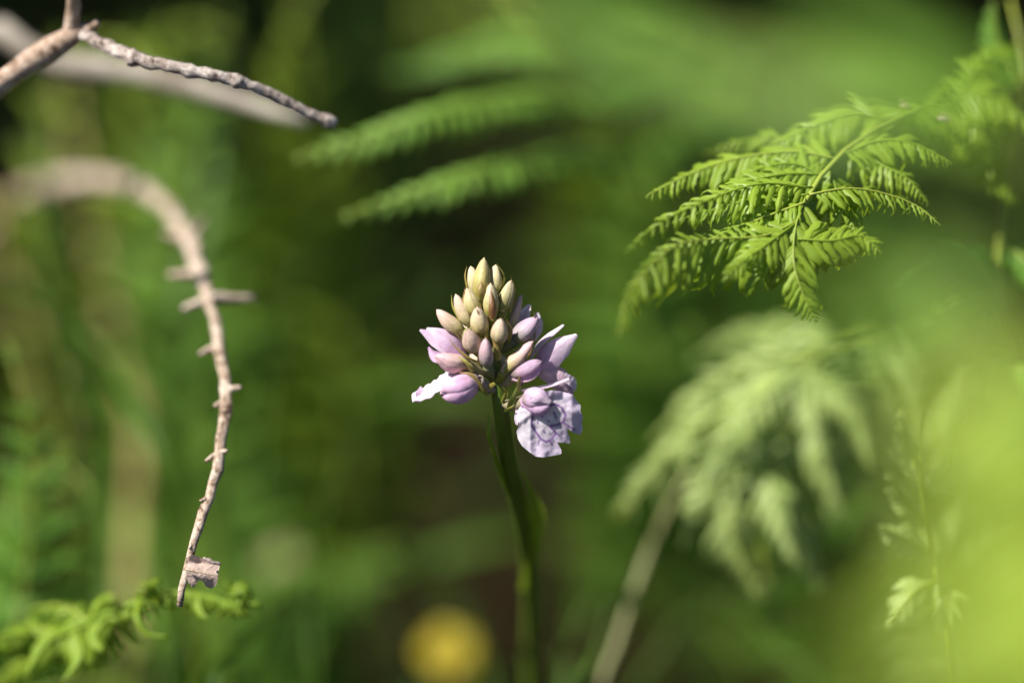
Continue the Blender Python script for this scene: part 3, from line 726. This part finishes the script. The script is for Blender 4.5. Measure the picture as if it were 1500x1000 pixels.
pinna(t, pp((1185, 285, .50), (1120, 290, .501), (1050, 305, .503), (985, 325, .506)), unit(UP + TOCAM * 0.35), 0.0066, 24, split=False, seed=4, droop=0.3, wf=0.52, **S)
pinna(t, pp((1225, 232, .508), (1160, 222, .508), (1080, 232, .508), (1010, 255, .507), (945, 288, .506)), unit(UP + TOCAM * 0.4), 0.0095, 28, split=True, seed=5, droop=0.35, wf=0.58, **S)
pinna(t, pp((1205, 255, .505), (1150, 255, .504), (1090, 268, .503), (1040, 290, .502)), unit(UP + TOCAM * 0.9), 0.0079, 20, split=False, seed=6, droop=0.3, wf=0.58, **S)
pinna(t, pp((1186, 285, .50), (1240, 276, .501), (1290, 282, .502), (1340, 300, .502), (1378, 330, .501)), unit(UP + TOCAM * 0.2), 0.0055, 25, split=True, seed=7, droop=0.2, wf=0.52, **S)
pinna(t, pp((1235, 225, .508), (1290, 205, .508), (1340, 210, .507), (1395, 238, .506)), unit(UP + TOCAM * 0.5), 0.0072, 22, split=False, seed=8, droop=0.4, wf=0.58, **S)
pinna(t, pp((1300, 175, .517), (1250, 165, .515), (1190, 185, .513), (1120, 215, .512)), unit(UP + TOCAM * 0.5), 0.0086, 22, split=False, seed=9, droop=0.3, wf=0.58, **S)
pinna(t, pp((1330, 165, .52), (1370, 150, .522), (1420, 180, .521), (1450, 212, .52)), unit(UP + TOCAM * 0.6), 0.0093, 22, split=False, seed=10, droop=0.4, wf=0.58, **S)
pinna(t, pp((1330, 165, .52), (1290, 150, .53), (1260, 155, .535), (1230, 175, .54)), unit(UP + TOCAM * 0.6), 0.0079, 19, split=False, seed=11, droop=0.3, wf=0.58, **S)
pinna(t, pp((1168, 350, .495), (1220, 352, .494), (1262, 345, .494), (1290, 370, .493)), unit(TOCAM + UP * 0.6), 0.0072, 17, split=False, seed=12, droop=0.3, wf=0.58, **S)
pinna(t, pp((1215, 245, .506), (1230, 290, .503), (1250, 330, .501), (1262, 372, .500)), unit(TOCAM + UP * 0.6), 0.0068, 19, split=False, seed=13, ang=55, droop=0.3, wf=0.52, **S)
pinna(t, pp((1205, 258, .505), (1165, 240, .506), (1120, 245, .506), (1080, 262, .505)), unit(TOCAM + UP * 0.6), 0.0072, 20, split=False, seed=14, ang=60, droop=0.4, wf=0.52, **S)
pinna(t, pp((1172, 322, .497), (1120, 360, .492), (1085, 385, .489), (1060, 412, .487)), unit(TOCAM + UP * 0.5), 0.0070, 18, seed=15, ang=58, droop=0.3, wf=0.55, **S)
pinna(t, pp((1190, 275, .501), (1110, 270, .497), (1020, 300, .492), (960, 330, .488), (915, 370, .484)), unit(TOCAM * 0.5 + UP), 0.0065, 22, seed=16, ang=62, droop=0.3, wf=0.55, **S)
pinna(t, pp((1250, 212, .511), (1290, 240, .508), (1330, 262, .506), (1360, 300, .505)), unit(TOCAM * 0.6 + UP), 0.0065, 18, seed=17, ang=62, droop=0.3, wf=0.55, **S)
pinna(t, pp((1280, 188, .515), (1200, 200, .518), (1110, 200, .522), (1030, 225, .526)), unit(TOCAM * 0.6 + UP), 0.0080, 20, seed=18, ang=62, droop=0.3, wf=0.6, **S)
pinna(t, pp((1380, 150, .527), (1420, 140, .524), (1470, 155, .522), (1520, 190, .52)), unit(UP + TOCAM * 0.7), 0.0080, 20, seed=19, ang=60, droop=0.4, wf=0.6, **S)
pinna(t, pp((1400, 148, .53), (1430, 100, .532), (1470, 70, .534), (1510, 60, .536)), unit(UP + TOCAM * 0.8), 0.0080, 18, seed=20, ang=60, droop=0.3, wf=0.6, **S)
pinna(t, pp((1430, 150, .534), (1440, 200, .53), (1455, 250, .527), (1490, 300, .525)), unit(UP * 0.6 + TOCAM), 0.0080, 18, seed=21, ang=58, droop=0.3, wf=0.6, **S)
for (x, y, d) in ((1327, 153, .518), (1383, 172, .519)):
    MB().add(*twig_geo([(x - 9, y - 1, d), (x, y, d), (x + 8, y + 4, d)], [3, 6, 3], 6, 0.3, 7)).build('bud_scale', M_TWIGTAN, t)

# ------------------------------------------------------------------ fern fronds behind, upper middle
t, g = frond_root(1000, 330, 0.72, 'green fern frond with two long pinnae behind the orchid', 0.03, 0.10)
rachis(t, [g, P(1010, 420, .70), P(950, 250, .65), P(880, 140, .62), P(790, 50, .61), P(700, -60, .61)], 0.0018, 0.0006)
B2 = dict(split=True, rib=0.0004, tmpl=T_HI)
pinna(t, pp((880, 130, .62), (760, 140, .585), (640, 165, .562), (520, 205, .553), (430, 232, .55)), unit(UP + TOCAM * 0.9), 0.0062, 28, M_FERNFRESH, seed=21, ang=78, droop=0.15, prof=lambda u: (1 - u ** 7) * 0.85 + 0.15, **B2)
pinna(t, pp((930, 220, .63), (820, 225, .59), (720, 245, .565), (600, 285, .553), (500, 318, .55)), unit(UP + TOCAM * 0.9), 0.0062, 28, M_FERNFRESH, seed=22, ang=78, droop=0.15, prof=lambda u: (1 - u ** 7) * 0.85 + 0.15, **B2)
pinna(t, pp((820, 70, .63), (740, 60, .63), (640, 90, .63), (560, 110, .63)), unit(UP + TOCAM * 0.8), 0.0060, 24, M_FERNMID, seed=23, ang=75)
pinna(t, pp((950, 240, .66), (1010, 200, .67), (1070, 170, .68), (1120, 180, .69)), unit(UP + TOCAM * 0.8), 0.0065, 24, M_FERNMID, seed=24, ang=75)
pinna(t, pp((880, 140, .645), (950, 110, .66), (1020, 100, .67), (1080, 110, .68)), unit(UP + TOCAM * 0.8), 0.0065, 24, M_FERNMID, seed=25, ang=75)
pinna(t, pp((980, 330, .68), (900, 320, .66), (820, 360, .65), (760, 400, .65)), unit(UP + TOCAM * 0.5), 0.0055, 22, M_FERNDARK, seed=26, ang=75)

# ------------------------------------------------------------------ grey-green fronds behind, right
def grey_frond(label, path, plen, seed, npair=13, npin=13, mat=None, t0=0.34, hint=None):
    t, g = frond_root(*path[0], label, 0.02, 0.03)
    frond(t, [g] + pp(*path), unit(TOCAM + UP * 0.7) if hint is None else hint, npair, plen, mat or M_FERNGREY, t0=t0, npin=npin, pw=0.17, seed=seed, r0=0.0010, wf=0.8, droop=0.35, ang=60, tmpl=T_HI, lenprof=lambda q: (1 - q ** 3) * 0.95 + 0.06)
grey_frond('grey-green fern frond behind the young frond, its tip over the leaning stalk', [(1420, 760, .60), (1330, 590, .59), (1200, 540, .578), (1060, 600, .572), (960, 690, .568), (905, 760, .566)], 0.021, 501, 18, 18)
grey_frond('grey-green fern frond hanging steeply behind the young frond', [(1400, 800, .61), (1330, 640, .60), (1230, 560, .59), (1130, 640, .58), (1100, 760, .572), (1130, 880, .57)], 0.020, 502, 17, 18)
grey_frond('grey-green fern frond upright behind the young frond tips', [(1240, 900, .63), (1180, 740, .62), (1110, 620, .61), (1050, 530, .605), (1000, 470, .60)], 0.026, 503, 15, 18, mat=M_FERNFRESH)
grey_frond('grey-green fern frond leaning beside the half hidden frond', [(1420, 900, .58), (1350, 760, .575), (1260, 660, .57), (1200, 690, .565), (1190, 790, .562), (1215, 880, .56)], 0.017, 504, 15, 15)

t, g = frond_root(1330, 600, 0.58, 'grey-green fern frond with broad drooping pinnae behind the young frond', 0.05, 0.05)
rachis(t, [g, P(1330, 600, .58), P(1260, 500, .572), P(1180, 530, .566), P(1120, 630, .562), P(1100, 740, .560), P(1130, 850, .558)], 0.0011, 0.0003)
for k, (q, L_) in enumerate(((((1200, 515, .568), (1110, 530, .566), (1020, 580, .564), (950, 650, .562)), .0090), (((1150, 580, .564), (1060, 600, .562), (980, 660, .560), (900, 750, .558)), .0100),
                     (((1120, 630, .562), (1060, 680, .560), (1020, 740, .558), (1000, 800, .558)), .0090), (((1105, 690, .561), (1070, 745, .559), (1080, 805, .558), (1120, 880, .557)), .0095),
                     (((1120, 640, .562), (1180, 650, .560), (1215, 700, .558), (1240, 770, .558)), .0085), (((1160, 560, .564), (1220, 570, .562), (1260, 620, .560), (1280, 690, .558)), .0085),
                     (((1100, 720, .560), (1150, 750, .559), (1180, 800, .558), (1200, 870, .558)), .0080),
                     (((1230, 505, .57), (1160, 480, .575), (1080, 490, .58), (1010, 530, .582)), .0090), (((1140, 600, .564), (1090, 650, .556), (1040, 690, .552), (990, 700, .55)), .0085),
                     (((1110, 660, .562), (1130, 720, .555), (1150, 780, .552), (1170, 830, .55)), .0085), (((1180, 535, .566), (1120, 580, .556), (1060, 640, .552), (1010, 660, .55)), .0090),
                     (((1200, 520, .568), (1190, 590, .56), (1200, 650, .556), (1225, 720, .554)), .0085))):
    pinna(t, pp(*q), unit(TOCAM + UP * 0.8), L_, 24, M_FERNGREY, split=(k in (0, 1, 3)), seed=540 + k, ang=52, droop=0.3, wf=0.55, rib=0.0003, tmpl=T_WILD, jit=0.25)

# ------------------------------------------------------------------ fronds at the right, a little behind the focus
t, g = frond_root(1420, 1000, 0.53, 'light green fern frond half hidden in the blurred green', 0.02, 0.02)
rachis(t, [g, P(1400, 1000, .53), P(1372, 830, .525), P(1350, 700, .52), P(1355, 600, .52)], 0.0012, 0.0003)
for k, (q, L_) in enumerate(((((1365, 810, .524), (1330, 790, .521), (1290, 770, .518)), .0055), (((1362, 770, .524), (1320, 720, .52), (1300, 690, .518)), .0050), (((1375, 850, .525), (1340, 870, .522), (1300, 920, .52)), .0060),
                     (((1375, 850, .525), (1390, 880, .522), (1375, 930, .52)), .0050), (((1352, 700, .52), (1330, 650, .52), (1320, 600, .52)), .0050), (((1356, 720, .52), (1390, 690, .518), (1400, 650, .516)), .0050))):
    pinna(t, pp(*q), unit(TOCAM + UP * 0.6), L_, 9, M_FERNGREY, split=True, seed=60 + k, ang=50, droop=0.25, wf=0.9, rib=0.0003)
t, g = frond_root(1560, 700, 0.55, 'pale green fern frond behind the young frond, beside the stalk', 0.03, 0.03)
rachis(t, [g, P(1540, 760, .55), P(1490, 560, .54), P(1460, 430, .535), P(1470, 300, .535), P(1500, 120, .54), P(1480, 0, .545)], 0.0013, 0.0003)
for k, q in enumerate((((1465, 440, .535), (1420, 380, .533), (1360, 390, .532), (1310, 430, .53)), ((1462, 430, .535), (1400, 440, .53), (1350, 480, .53)), ((1480, 520, .538), (1450, 540, .535), (1440, 590, .533)),
                       ((1466, 360, .535), (1500, 380, .533), (1530, 440, .53)), ((1485, 200, .537), (1450, 140, .536), (1440, 80, .536)), ((1495, 130, .54), (1460, 60, .54), (1455, 0, .54)), ((1480, 540, .538), (1520, 560, .535), (1540, 640, .533)))):
    pinna(t, pp(*q), unit(TOCAM + UP * 0.7), 0.0062, 13, M_FERNMID, split=True, seed=70 + k, ang=55, droop=0.3, rib=0.0003)

# ------------------------------------------------------------------ uncurling fern tip, lower left
t, g = frond_root(-60, 1010, 0.53, 'green fern tip curled like a hook below the thorny twig', -0.02, 0.03)
crz = [P(-60, 985, .53), P(40, 955, .53), P(110, 920, .527), P(180, 890, .524), P(250, 870, .522), P(310, 876, .521), P(345, 888, .520), P(366, 876, .520), P(362, 858, .520), P(346, 856, .520), P(342, 868, .520), P(350, 873, .519)]
c = spline([g, lerp(g, crz[0], 0.6)] + crz, 110)
MB().add(*tube_geo(c, np.linspace(0.0013, 0.0005, 110), 8)).build('rachis', M_FERN, t)
pinna(t, crz[2:8], unit(UP + TOCAM * 0.5), 0.0036, 34, M_FERN, split=True, tmpl=T_CURL, seed=80, ang=75, droop=0.2, prof=lambda u: 0.75, jit=0.35)
pinna(t, crz[3:], unit(CX + UP * 0.3), 0.0024, 34, M_FERN, split=True, tmpl=T_CURL, seed=81, ang=80, droop=0.1, prof=lambda u: 0.8, jit=0.4)
for k, (q, L_) in enumerate(((((205, 882, .523), (200, 905, .52), (215, 928, .519), (246, 932, .518)), .0012), (((130, 912, .526), (150, 880, .524), (165, 872, .522)), .0042), (((160, 900, .525), (140, 930, .523), (150, 950, .52)), .0042),
                              (((100, 925, .528), (70, 940, .526), (40, 985, .522)), .0050), (((60, 945, .529), (40, 930, .527), (0, 930, .525)), .0050), (((110, 920, .527), (120, 960, .522), (90, 1000, .52)), .0050),
                              (((230, 874, .522), (222, 858, .52), (232, 848, .519)), .0030), (((290, 873, .521), (296, 895, .519), (305, 905, .518)), .0026))):
    pinna(t, pp(*q), unit(UP + TOCAM * 0.7), L_, 13 if L_ > .002 else 7, M_FERN, split=True, tmpl=T_CURL, seed=90 + k, ang=65, droop=0.2, rib=0.0004 if k else 0.0007, ribmat=M_FERN)

for k, (q, L_) in enumerate(((((150, 905, .526), (110, 950, .53), (70, 985, .534), (20, 1020, .538)), .0062), (((90, 930, .528), (50, 920, .532), (0, 935, .536), (-40, 960, .54)), .0060),
                              (((180, 890, .524), (165, 935, .528), (130, 975, .53), (110, 1020, .532)), .0055), (((60, 948, .53), (20, 975, .536), (-20, 1010, .54)), .0062), (((130, 912, .527), (100, 890, .53), (60, 888, .534), (20, 900, .538)), .0045))):
    pinna(t, pp(*q), unit(UP + TOCAM * 0.8), L_, 17, M_FERN, split=True, tmpl=T_WILD, seed=120 + k, ang=62, droop=0.25, rib=0.0003, wf=0.7, jit=0.25)

# ------------------------------------------------------------------ leafy fronds at the left edge
for k, (q, lab) in enumerate(((((20, 1040, .575), (30, 900, .572), (45, 760, .568), (40, 620, .565), (10, 500, .565)), 'dark green fern frond standing left of the tan dead stalk, lower one'),
                              (((-60, 900, .59), (10, 760, .585), (60, 690, .58), (110, 690, .578), (140, 740, .575)), 'dark green fern frond bending over beside the tan dead stalk'))):
    t, g = frond_root(*q[0], lab, -0.01, 0.02)
    frond(t, [g] + pp(*q), unit(TOCAM + UP * 0.4), 15, 0.021, M_FERNMID if k == 0 else M_FERNFRESH, t0=0.4, npin=10, pw=0.2, seed=100 + k, r0=0.0009, wf=1.5, lenprof=lambda q: (1 - q ** 2) * 0.9 + 0.1)

# ------------------------------------------------------------------ blurred fronds in the background
def back_frond(label, path, plen, mat, seed, hint=None, npair=16, t0=0.25, wf=1.7, npin=16, droop=0.2):
    t, g = frond_root(*path[0], label, 0.0, 0.02)
    frond(t, [g] + pp(*path), unit(TOCAM * 0.7 + UP) if hint is None else hint, npair, plen, mat, t0=t0, npin=npin, pw=0.19, seed=seed, r0=0.0013, wf=wf, droop=droop, lenprof=lambda q: (1 - q ** 2.2) * 0.95 + 0.06)
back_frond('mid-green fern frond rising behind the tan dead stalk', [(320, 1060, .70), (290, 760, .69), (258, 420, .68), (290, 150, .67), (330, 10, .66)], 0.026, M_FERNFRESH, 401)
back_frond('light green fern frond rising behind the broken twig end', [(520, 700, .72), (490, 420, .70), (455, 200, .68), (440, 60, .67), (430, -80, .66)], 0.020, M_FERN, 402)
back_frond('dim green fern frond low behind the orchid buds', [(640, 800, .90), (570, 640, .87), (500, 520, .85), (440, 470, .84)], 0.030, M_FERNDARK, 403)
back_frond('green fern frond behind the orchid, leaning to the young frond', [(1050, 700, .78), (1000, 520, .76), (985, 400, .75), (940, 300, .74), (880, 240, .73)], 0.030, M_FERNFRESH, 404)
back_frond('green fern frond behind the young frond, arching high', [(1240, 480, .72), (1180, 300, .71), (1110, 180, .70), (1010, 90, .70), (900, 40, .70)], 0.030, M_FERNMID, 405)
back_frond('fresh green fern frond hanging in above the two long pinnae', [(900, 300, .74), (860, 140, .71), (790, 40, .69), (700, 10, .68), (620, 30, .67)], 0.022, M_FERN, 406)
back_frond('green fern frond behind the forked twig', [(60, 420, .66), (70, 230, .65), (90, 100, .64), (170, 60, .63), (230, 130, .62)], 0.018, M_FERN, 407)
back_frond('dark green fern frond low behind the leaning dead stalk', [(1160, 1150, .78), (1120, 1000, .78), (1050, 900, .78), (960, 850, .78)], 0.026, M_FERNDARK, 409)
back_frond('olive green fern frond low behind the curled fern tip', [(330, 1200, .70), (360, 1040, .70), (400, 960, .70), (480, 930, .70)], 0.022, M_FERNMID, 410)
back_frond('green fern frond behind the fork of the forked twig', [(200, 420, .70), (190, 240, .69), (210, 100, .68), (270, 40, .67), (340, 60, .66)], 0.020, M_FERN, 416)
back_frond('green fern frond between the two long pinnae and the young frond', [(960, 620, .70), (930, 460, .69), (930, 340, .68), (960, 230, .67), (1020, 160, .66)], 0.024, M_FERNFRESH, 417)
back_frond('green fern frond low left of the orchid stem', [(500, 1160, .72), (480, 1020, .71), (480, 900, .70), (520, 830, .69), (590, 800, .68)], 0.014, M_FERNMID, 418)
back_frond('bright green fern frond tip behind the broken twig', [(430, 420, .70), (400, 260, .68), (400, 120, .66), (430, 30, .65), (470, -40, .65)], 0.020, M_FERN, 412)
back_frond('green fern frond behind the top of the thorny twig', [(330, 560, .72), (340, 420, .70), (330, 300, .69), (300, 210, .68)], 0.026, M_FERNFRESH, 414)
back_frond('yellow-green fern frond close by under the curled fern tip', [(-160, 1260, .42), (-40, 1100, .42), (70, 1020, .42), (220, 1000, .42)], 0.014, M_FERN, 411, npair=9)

# ------------------------------------------------------------------ fern fronds near the viewer, right: far out of focus
def near_frond(label, path, base, mat, pins, hint=None, r0=0.0009, wf=1.5):
    t = thing('fern_frond', label, 'fern', G(*base))
    pts = [G(*base)] + pp(*path)
    rachis(t, pts, r0, 0.0003)
    for k, (q, L_) in enumerate(pins):
        pinna(t, pp(*q), unit(TOCAM * 0.5 + UP) if hint is None else hint, L_, 20, mat, seed=200 + k + len(label), ang=66, droop=0.15, wf=wf, tmpl=T_LO, rib=0.0003)
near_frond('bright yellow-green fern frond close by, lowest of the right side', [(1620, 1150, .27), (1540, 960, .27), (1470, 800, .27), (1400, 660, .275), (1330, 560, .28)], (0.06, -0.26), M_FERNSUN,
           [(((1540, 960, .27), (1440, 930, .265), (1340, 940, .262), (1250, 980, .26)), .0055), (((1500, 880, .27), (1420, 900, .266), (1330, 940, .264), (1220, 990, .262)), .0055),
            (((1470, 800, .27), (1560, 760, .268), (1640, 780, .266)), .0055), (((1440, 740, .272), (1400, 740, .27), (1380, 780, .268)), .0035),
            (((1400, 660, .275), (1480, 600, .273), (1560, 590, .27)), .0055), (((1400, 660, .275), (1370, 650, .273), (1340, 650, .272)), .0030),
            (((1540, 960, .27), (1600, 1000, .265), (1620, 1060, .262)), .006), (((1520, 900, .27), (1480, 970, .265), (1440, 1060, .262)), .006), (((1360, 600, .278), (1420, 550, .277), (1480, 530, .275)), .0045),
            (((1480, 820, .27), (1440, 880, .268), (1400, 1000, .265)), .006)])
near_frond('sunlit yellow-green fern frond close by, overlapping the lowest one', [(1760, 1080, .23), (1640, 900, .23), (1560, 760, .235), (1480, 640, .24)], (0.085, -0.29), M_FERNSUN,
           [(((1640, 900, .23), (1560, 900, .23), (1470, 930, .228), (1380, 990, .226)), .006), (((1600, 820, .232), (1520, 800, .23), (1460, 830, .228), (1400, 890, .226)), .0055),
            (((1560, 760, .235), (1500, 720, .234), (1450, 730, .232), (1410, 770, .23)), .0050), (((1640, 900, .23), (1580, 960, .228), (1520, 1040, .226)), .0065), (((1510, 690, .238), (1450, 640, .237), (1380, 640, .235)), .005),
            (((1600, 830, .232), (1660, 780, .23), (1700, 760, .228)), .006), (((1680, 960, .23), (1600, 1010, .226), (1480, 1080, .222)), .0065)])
near_frond('green fern frond close by, in front of the young frond', [(1700, 700, .30), (1560, 560, .305), (1420, 470, .31), (1300, 420, .315), (1200, 400, .32)], (0.10, -0.20), M_FERNFRESH,
           [(((1350, 440, .313), (1290, 470, .312), (1220, 490, .31), (1150, 480, .31)), .0040),
            (((1420, 470, .31), (1400, 400, .312), (1340, 350, .314)), .0038),
            (((1560, 560, .305), (1520, 640, .302), (1480, 700, .30)), .005)])
near_frond('green fern frond close by, slanting across above the young frond', [(1760, 420, .31), (1560, 250, .31), (1380, 170, .31), (1150, 110, .315), (900, 60, .32), (640, 10, .325)], (0.12, -0.18), M_FERNFRESH,
           [(((1380, 170, .31), (1150, 110, .315), (900, 60, .32), (640, 10, .325)), .0060), (((1460, 200, .31), (1360, 90, .312), (1240, 20, .314), (1120, -40, .316)), .0055),
            (((1000, 80, .318), (860, 20, .32), (740, -20, .322)), .006)])

# ------------------------------------------------------------------ grass
def grass_blade(pts, wpx, label, mat=None, ground=True, group=None, nrm=None):
    a, g = to_ground(*pts[0], R.uniform(-0.01, 0.01), 0.02)
    ps = [g] + [P(*q) for q in pts]
    w0 = wpx * K * pts[len(pts) // 2][2]
    v, f = blade_geo(ps, [w0 * 0.6, w0 * 0.9, w0, w0 * 0.8, w0 * 0.05], unit(TOCAM + UP * 0.6) if nrm is None else nrm, cup=0.25, nu=30, nv=5, twist=R.uniform(-0.5, 0.5))
    o = MB().add(v, f).build('grass_blade', mat or M_GRASS, origin=g)
    return tag(o, label, 'grass blade', group)
grass_blade([(245, 760, .60), (215, 640, .60), (130, 490, .605), (40, 430, .61), (-60, 400, .615)], 26, 'dark green grass blade crossing the tan dead stalk')
grass_blade([(250, 1050, .66), (265, 800, .66), (250, 500, .66), (300, 250, .67), (330, 60, .68)], 40, 'tall green grass blade right of the tan dead stalk')
grass_blade([(420, 1010, .70), (480, 870, .70), (600, 825, .70), (740, 790, .70), (860, 780, .71)], 42, 'green grass blade bent over low behind the orchid stem')
grass_blade([(840, 1080, .57), (870, 960, .57), (900, 860, .575), (950, 780, .58)], 22, 'green grass blade beside the thin leaning dead stalk')
grass_blade([(820, 1100, .60), (830, 980, .60), (850, 900, .60), (900, 840, .605)], 24, 'short green grass blade between orchid stem and leaning stalk')
grass_blade([(1200, 1080, .62), (1150, 960, .62), (1080, 880, .62), (1040, 830, .62)], 26, 'green grass blade under the grey-green fern')
grass_blade([(300, 1080, .56), (340, 960, .57), (420, 900, .58), (500, 880, .59)], 26, 'green grass blade bending away below the curled fern tip')
grass_blade([(380, 760, .80), (470, 630, .78), (570, 580, .76), (690, 572, .75), (800, 600, .75)], 50, 'broad green blade arching behind the orchid flowers')

def dead_leaf(px, py, d, r, label):
    p = P(px, py, d); g = G(p[0], p[1] + 0.005)
    t = thing('dead_leaf', label, 'dead leaf', g)
    MB().add(*tube_geo(spline([g, lerp(g, p, 0.6) + np.array([0.002, 0, 0.001]), p], 10), 0.0005, 6)).build('leaf_stalk', M_DEAD, t)
    a = unit(CX + UP * 0.2)
    v, f = blade_geo([p - a * r, p, p + a * r], [r * 0.3, r * 1.4, r * 1.5, r * 0.2], unit(TOCAM + UP), cup=0.2, ruffle=0.05, nu=12, nv=5)
    MB().add(v, f).build('leaf_blade', M_LITTER2, t)
dead_leaf(405, 818, 0.72, 0.0042, 'pale round dead leaf on the ground right of the thorny twig')
dead_leaf(320, 800, 0.74, 0.0036, 'pale dead leaf on the ground behind the thorny twig end')
grass_blade([(720, 1090, .64), (712, 990, .64), (690, 920, .64), (640, 860, .645)], 12, 'thin grass blade in front of the yellow flower')
grass_blade([(600, 1100, .66), (590, 1000, .66), (560, 900, .66), (500, 840, .665)], 20, 'thin grass blade left of the yellow flower')
grass_blade([(1180, 1050, .60), (1130, 950, .60), (1090, 900, .60), (1020, 860, .605)], 16, 'thin grass blade under the hanging grey-green fern')
grass_blade([(140, 1060, .62), (150, 800, .62), (110, 560, .625), (60, 330, .63), (70, 60, .64)], 24, 'tall green grass blade left of the tan dead stalk')

for pts, wd, lab in (([(470, 1080, .60), (455, 900, .60), (480, 720, .60), (540, 600, .605)], 9, 'thin grass blade rising between curled fern tip and orchid'),
                     ([(900, 1090, .62), (960, 960, .62), (1000, 900, .62), (1080, 860, .625)], 10, 'thin grass blade right of the leaning dead stalk'),
                     ([(820, 1080, .63), (835, 930, .63), (870, 820, .63), (930, 740, .635)], 10, 'thin grass blade crossing behind the leaning dead stalk'),
                     ([(240, 1090, .58), (255, 960, .58), (300, 900, .58), (370, 930, .585)], 9, 'thin grass blade bent under the curled fern tip'),
                     ([(385, 1080, .64), (375, 760, .64), (400, 520, .645), (470, 330, .65)], 10, 'tall thin grass blade right of the thorny twig')):
    grass_blade(pts, wd, lab)

# ------------------------------------------------------------------ ground cover, litter, bracken canopy added to shade the ground behind
def ground_cover():
    rr = random.Random(3); mb = MB()
    tv = np.array([(0, 0, 0), (0.5, -0.3, 0.06), (0.55, 0, 0), (0.5, 0.3, 0.06), (1, 0, -0.12)]); tf = [(0, 1, 2), (0, 2, 3), (1, 4, 2), (2, 4, 3)]
    vs_, fs = [], []
    for _ in range(16000):
        y = rr.uniform(0.06, 2.2); x = rr.uniform(-1, 1) * (0.28 + 0.25 * y)
        den = mnoise.noise(Vector((x * 6, y * 6, 7)))
        if den < rr.uniform(-0.55, 0.35): continue
        h = rr.uniform(0, 1) ** 1.6 * (0.02 + 0.035 * max(0, den + 0.3))
        a = rr.uniform(0, 6.283); tl = rr.uniform(-0.6, 0.7); l = rr.uniform(0.008, 0.020)
        d = np.array([math.cos(a) * math.cos(tl), math.sin(a) * math.cos(tl), math.sin(tl)])
        s = unit(np.cross(UP, d)); n = np.cross(d, s)
        mb.add((tv[:, :1] * d + tv[:, 1:2] * s + tv[:, 2:] * n) * l + np.array([x, y, gz(x, y) + h]), tf)
    tag(mb.build('ground_cover', M_COVER), 'low dark green ground cover leaves under the ferns', 'ground cover', kind='stuff')
ground_cover()

proto = []  # fronds added mostly out of view, to keep the ground behind in shadow
for k in range(3):
    t = thing('shade_bracken_frond', 'x', 'fern', (0, 0, 0))
    L = 0.5
    pts = [np.array([0, 0, -0.005]), np.array([0.01, 0.02, 0.15]), np.array([0.0, 0.09, 0.28]), np.array([0.01, 0.22, 0.34]), np.array([0.0, 0.36, 0.33 - 0.02 * k]), np.array([0, 0.50, 0.27 - 0.03 * k])]
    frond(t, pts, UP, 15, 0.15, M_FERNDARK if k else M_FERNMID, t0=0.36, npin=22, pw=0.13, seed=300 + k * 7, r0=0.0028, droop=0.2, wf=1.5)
    proto.append(t)
used = set()
def bracken(k, x, y, rz, s, label, tiltx=0.0, group='bracken fronds added to shade the ground'):
    o = proto[k] if k not in used else copy_tree(proto[k]); used.add(k)
    o.location = (x, y, gz(x, y)); o.rotation_euler = (tiltx, 0, math.radians(rz)); o.scale = (s, s, s)
    tag(o, label, 'fern', group); return o
rb = random.Random(21)
for i in range(7):
    for sd in (-1, 1):
        y = 0.40 + i * 0.080
        bracken(1 + rb.randrange(2), -0.50 + rb.uniform(-.05, .05) if sd < 0 else 0.34 + rb.uniform(-.05, .05), y + 0.03 * sd, sd * 90 + rb.uniform(-14, 14), rb.uniform(0.85, 1.05), 'dark green bracken frond added, mostly out of view, to shade the ground behind')
LB = 'dark green bracken frond added, mostly out of view, to shade the ground behind'
for row in range(5):
    for i in range(6):
        x = -0.75 + i * 0.26 + rb.uniform(-0.07, 0.07) + 0.1 * (row % 2); y = 0.50 + row * 0.16 + rb.uniform(-0.05, 0.05)
        bracken(rb.randrange(3), x, y, rb.uniform(-95, 95), rb.uniform(0.75, 1.1), LB)
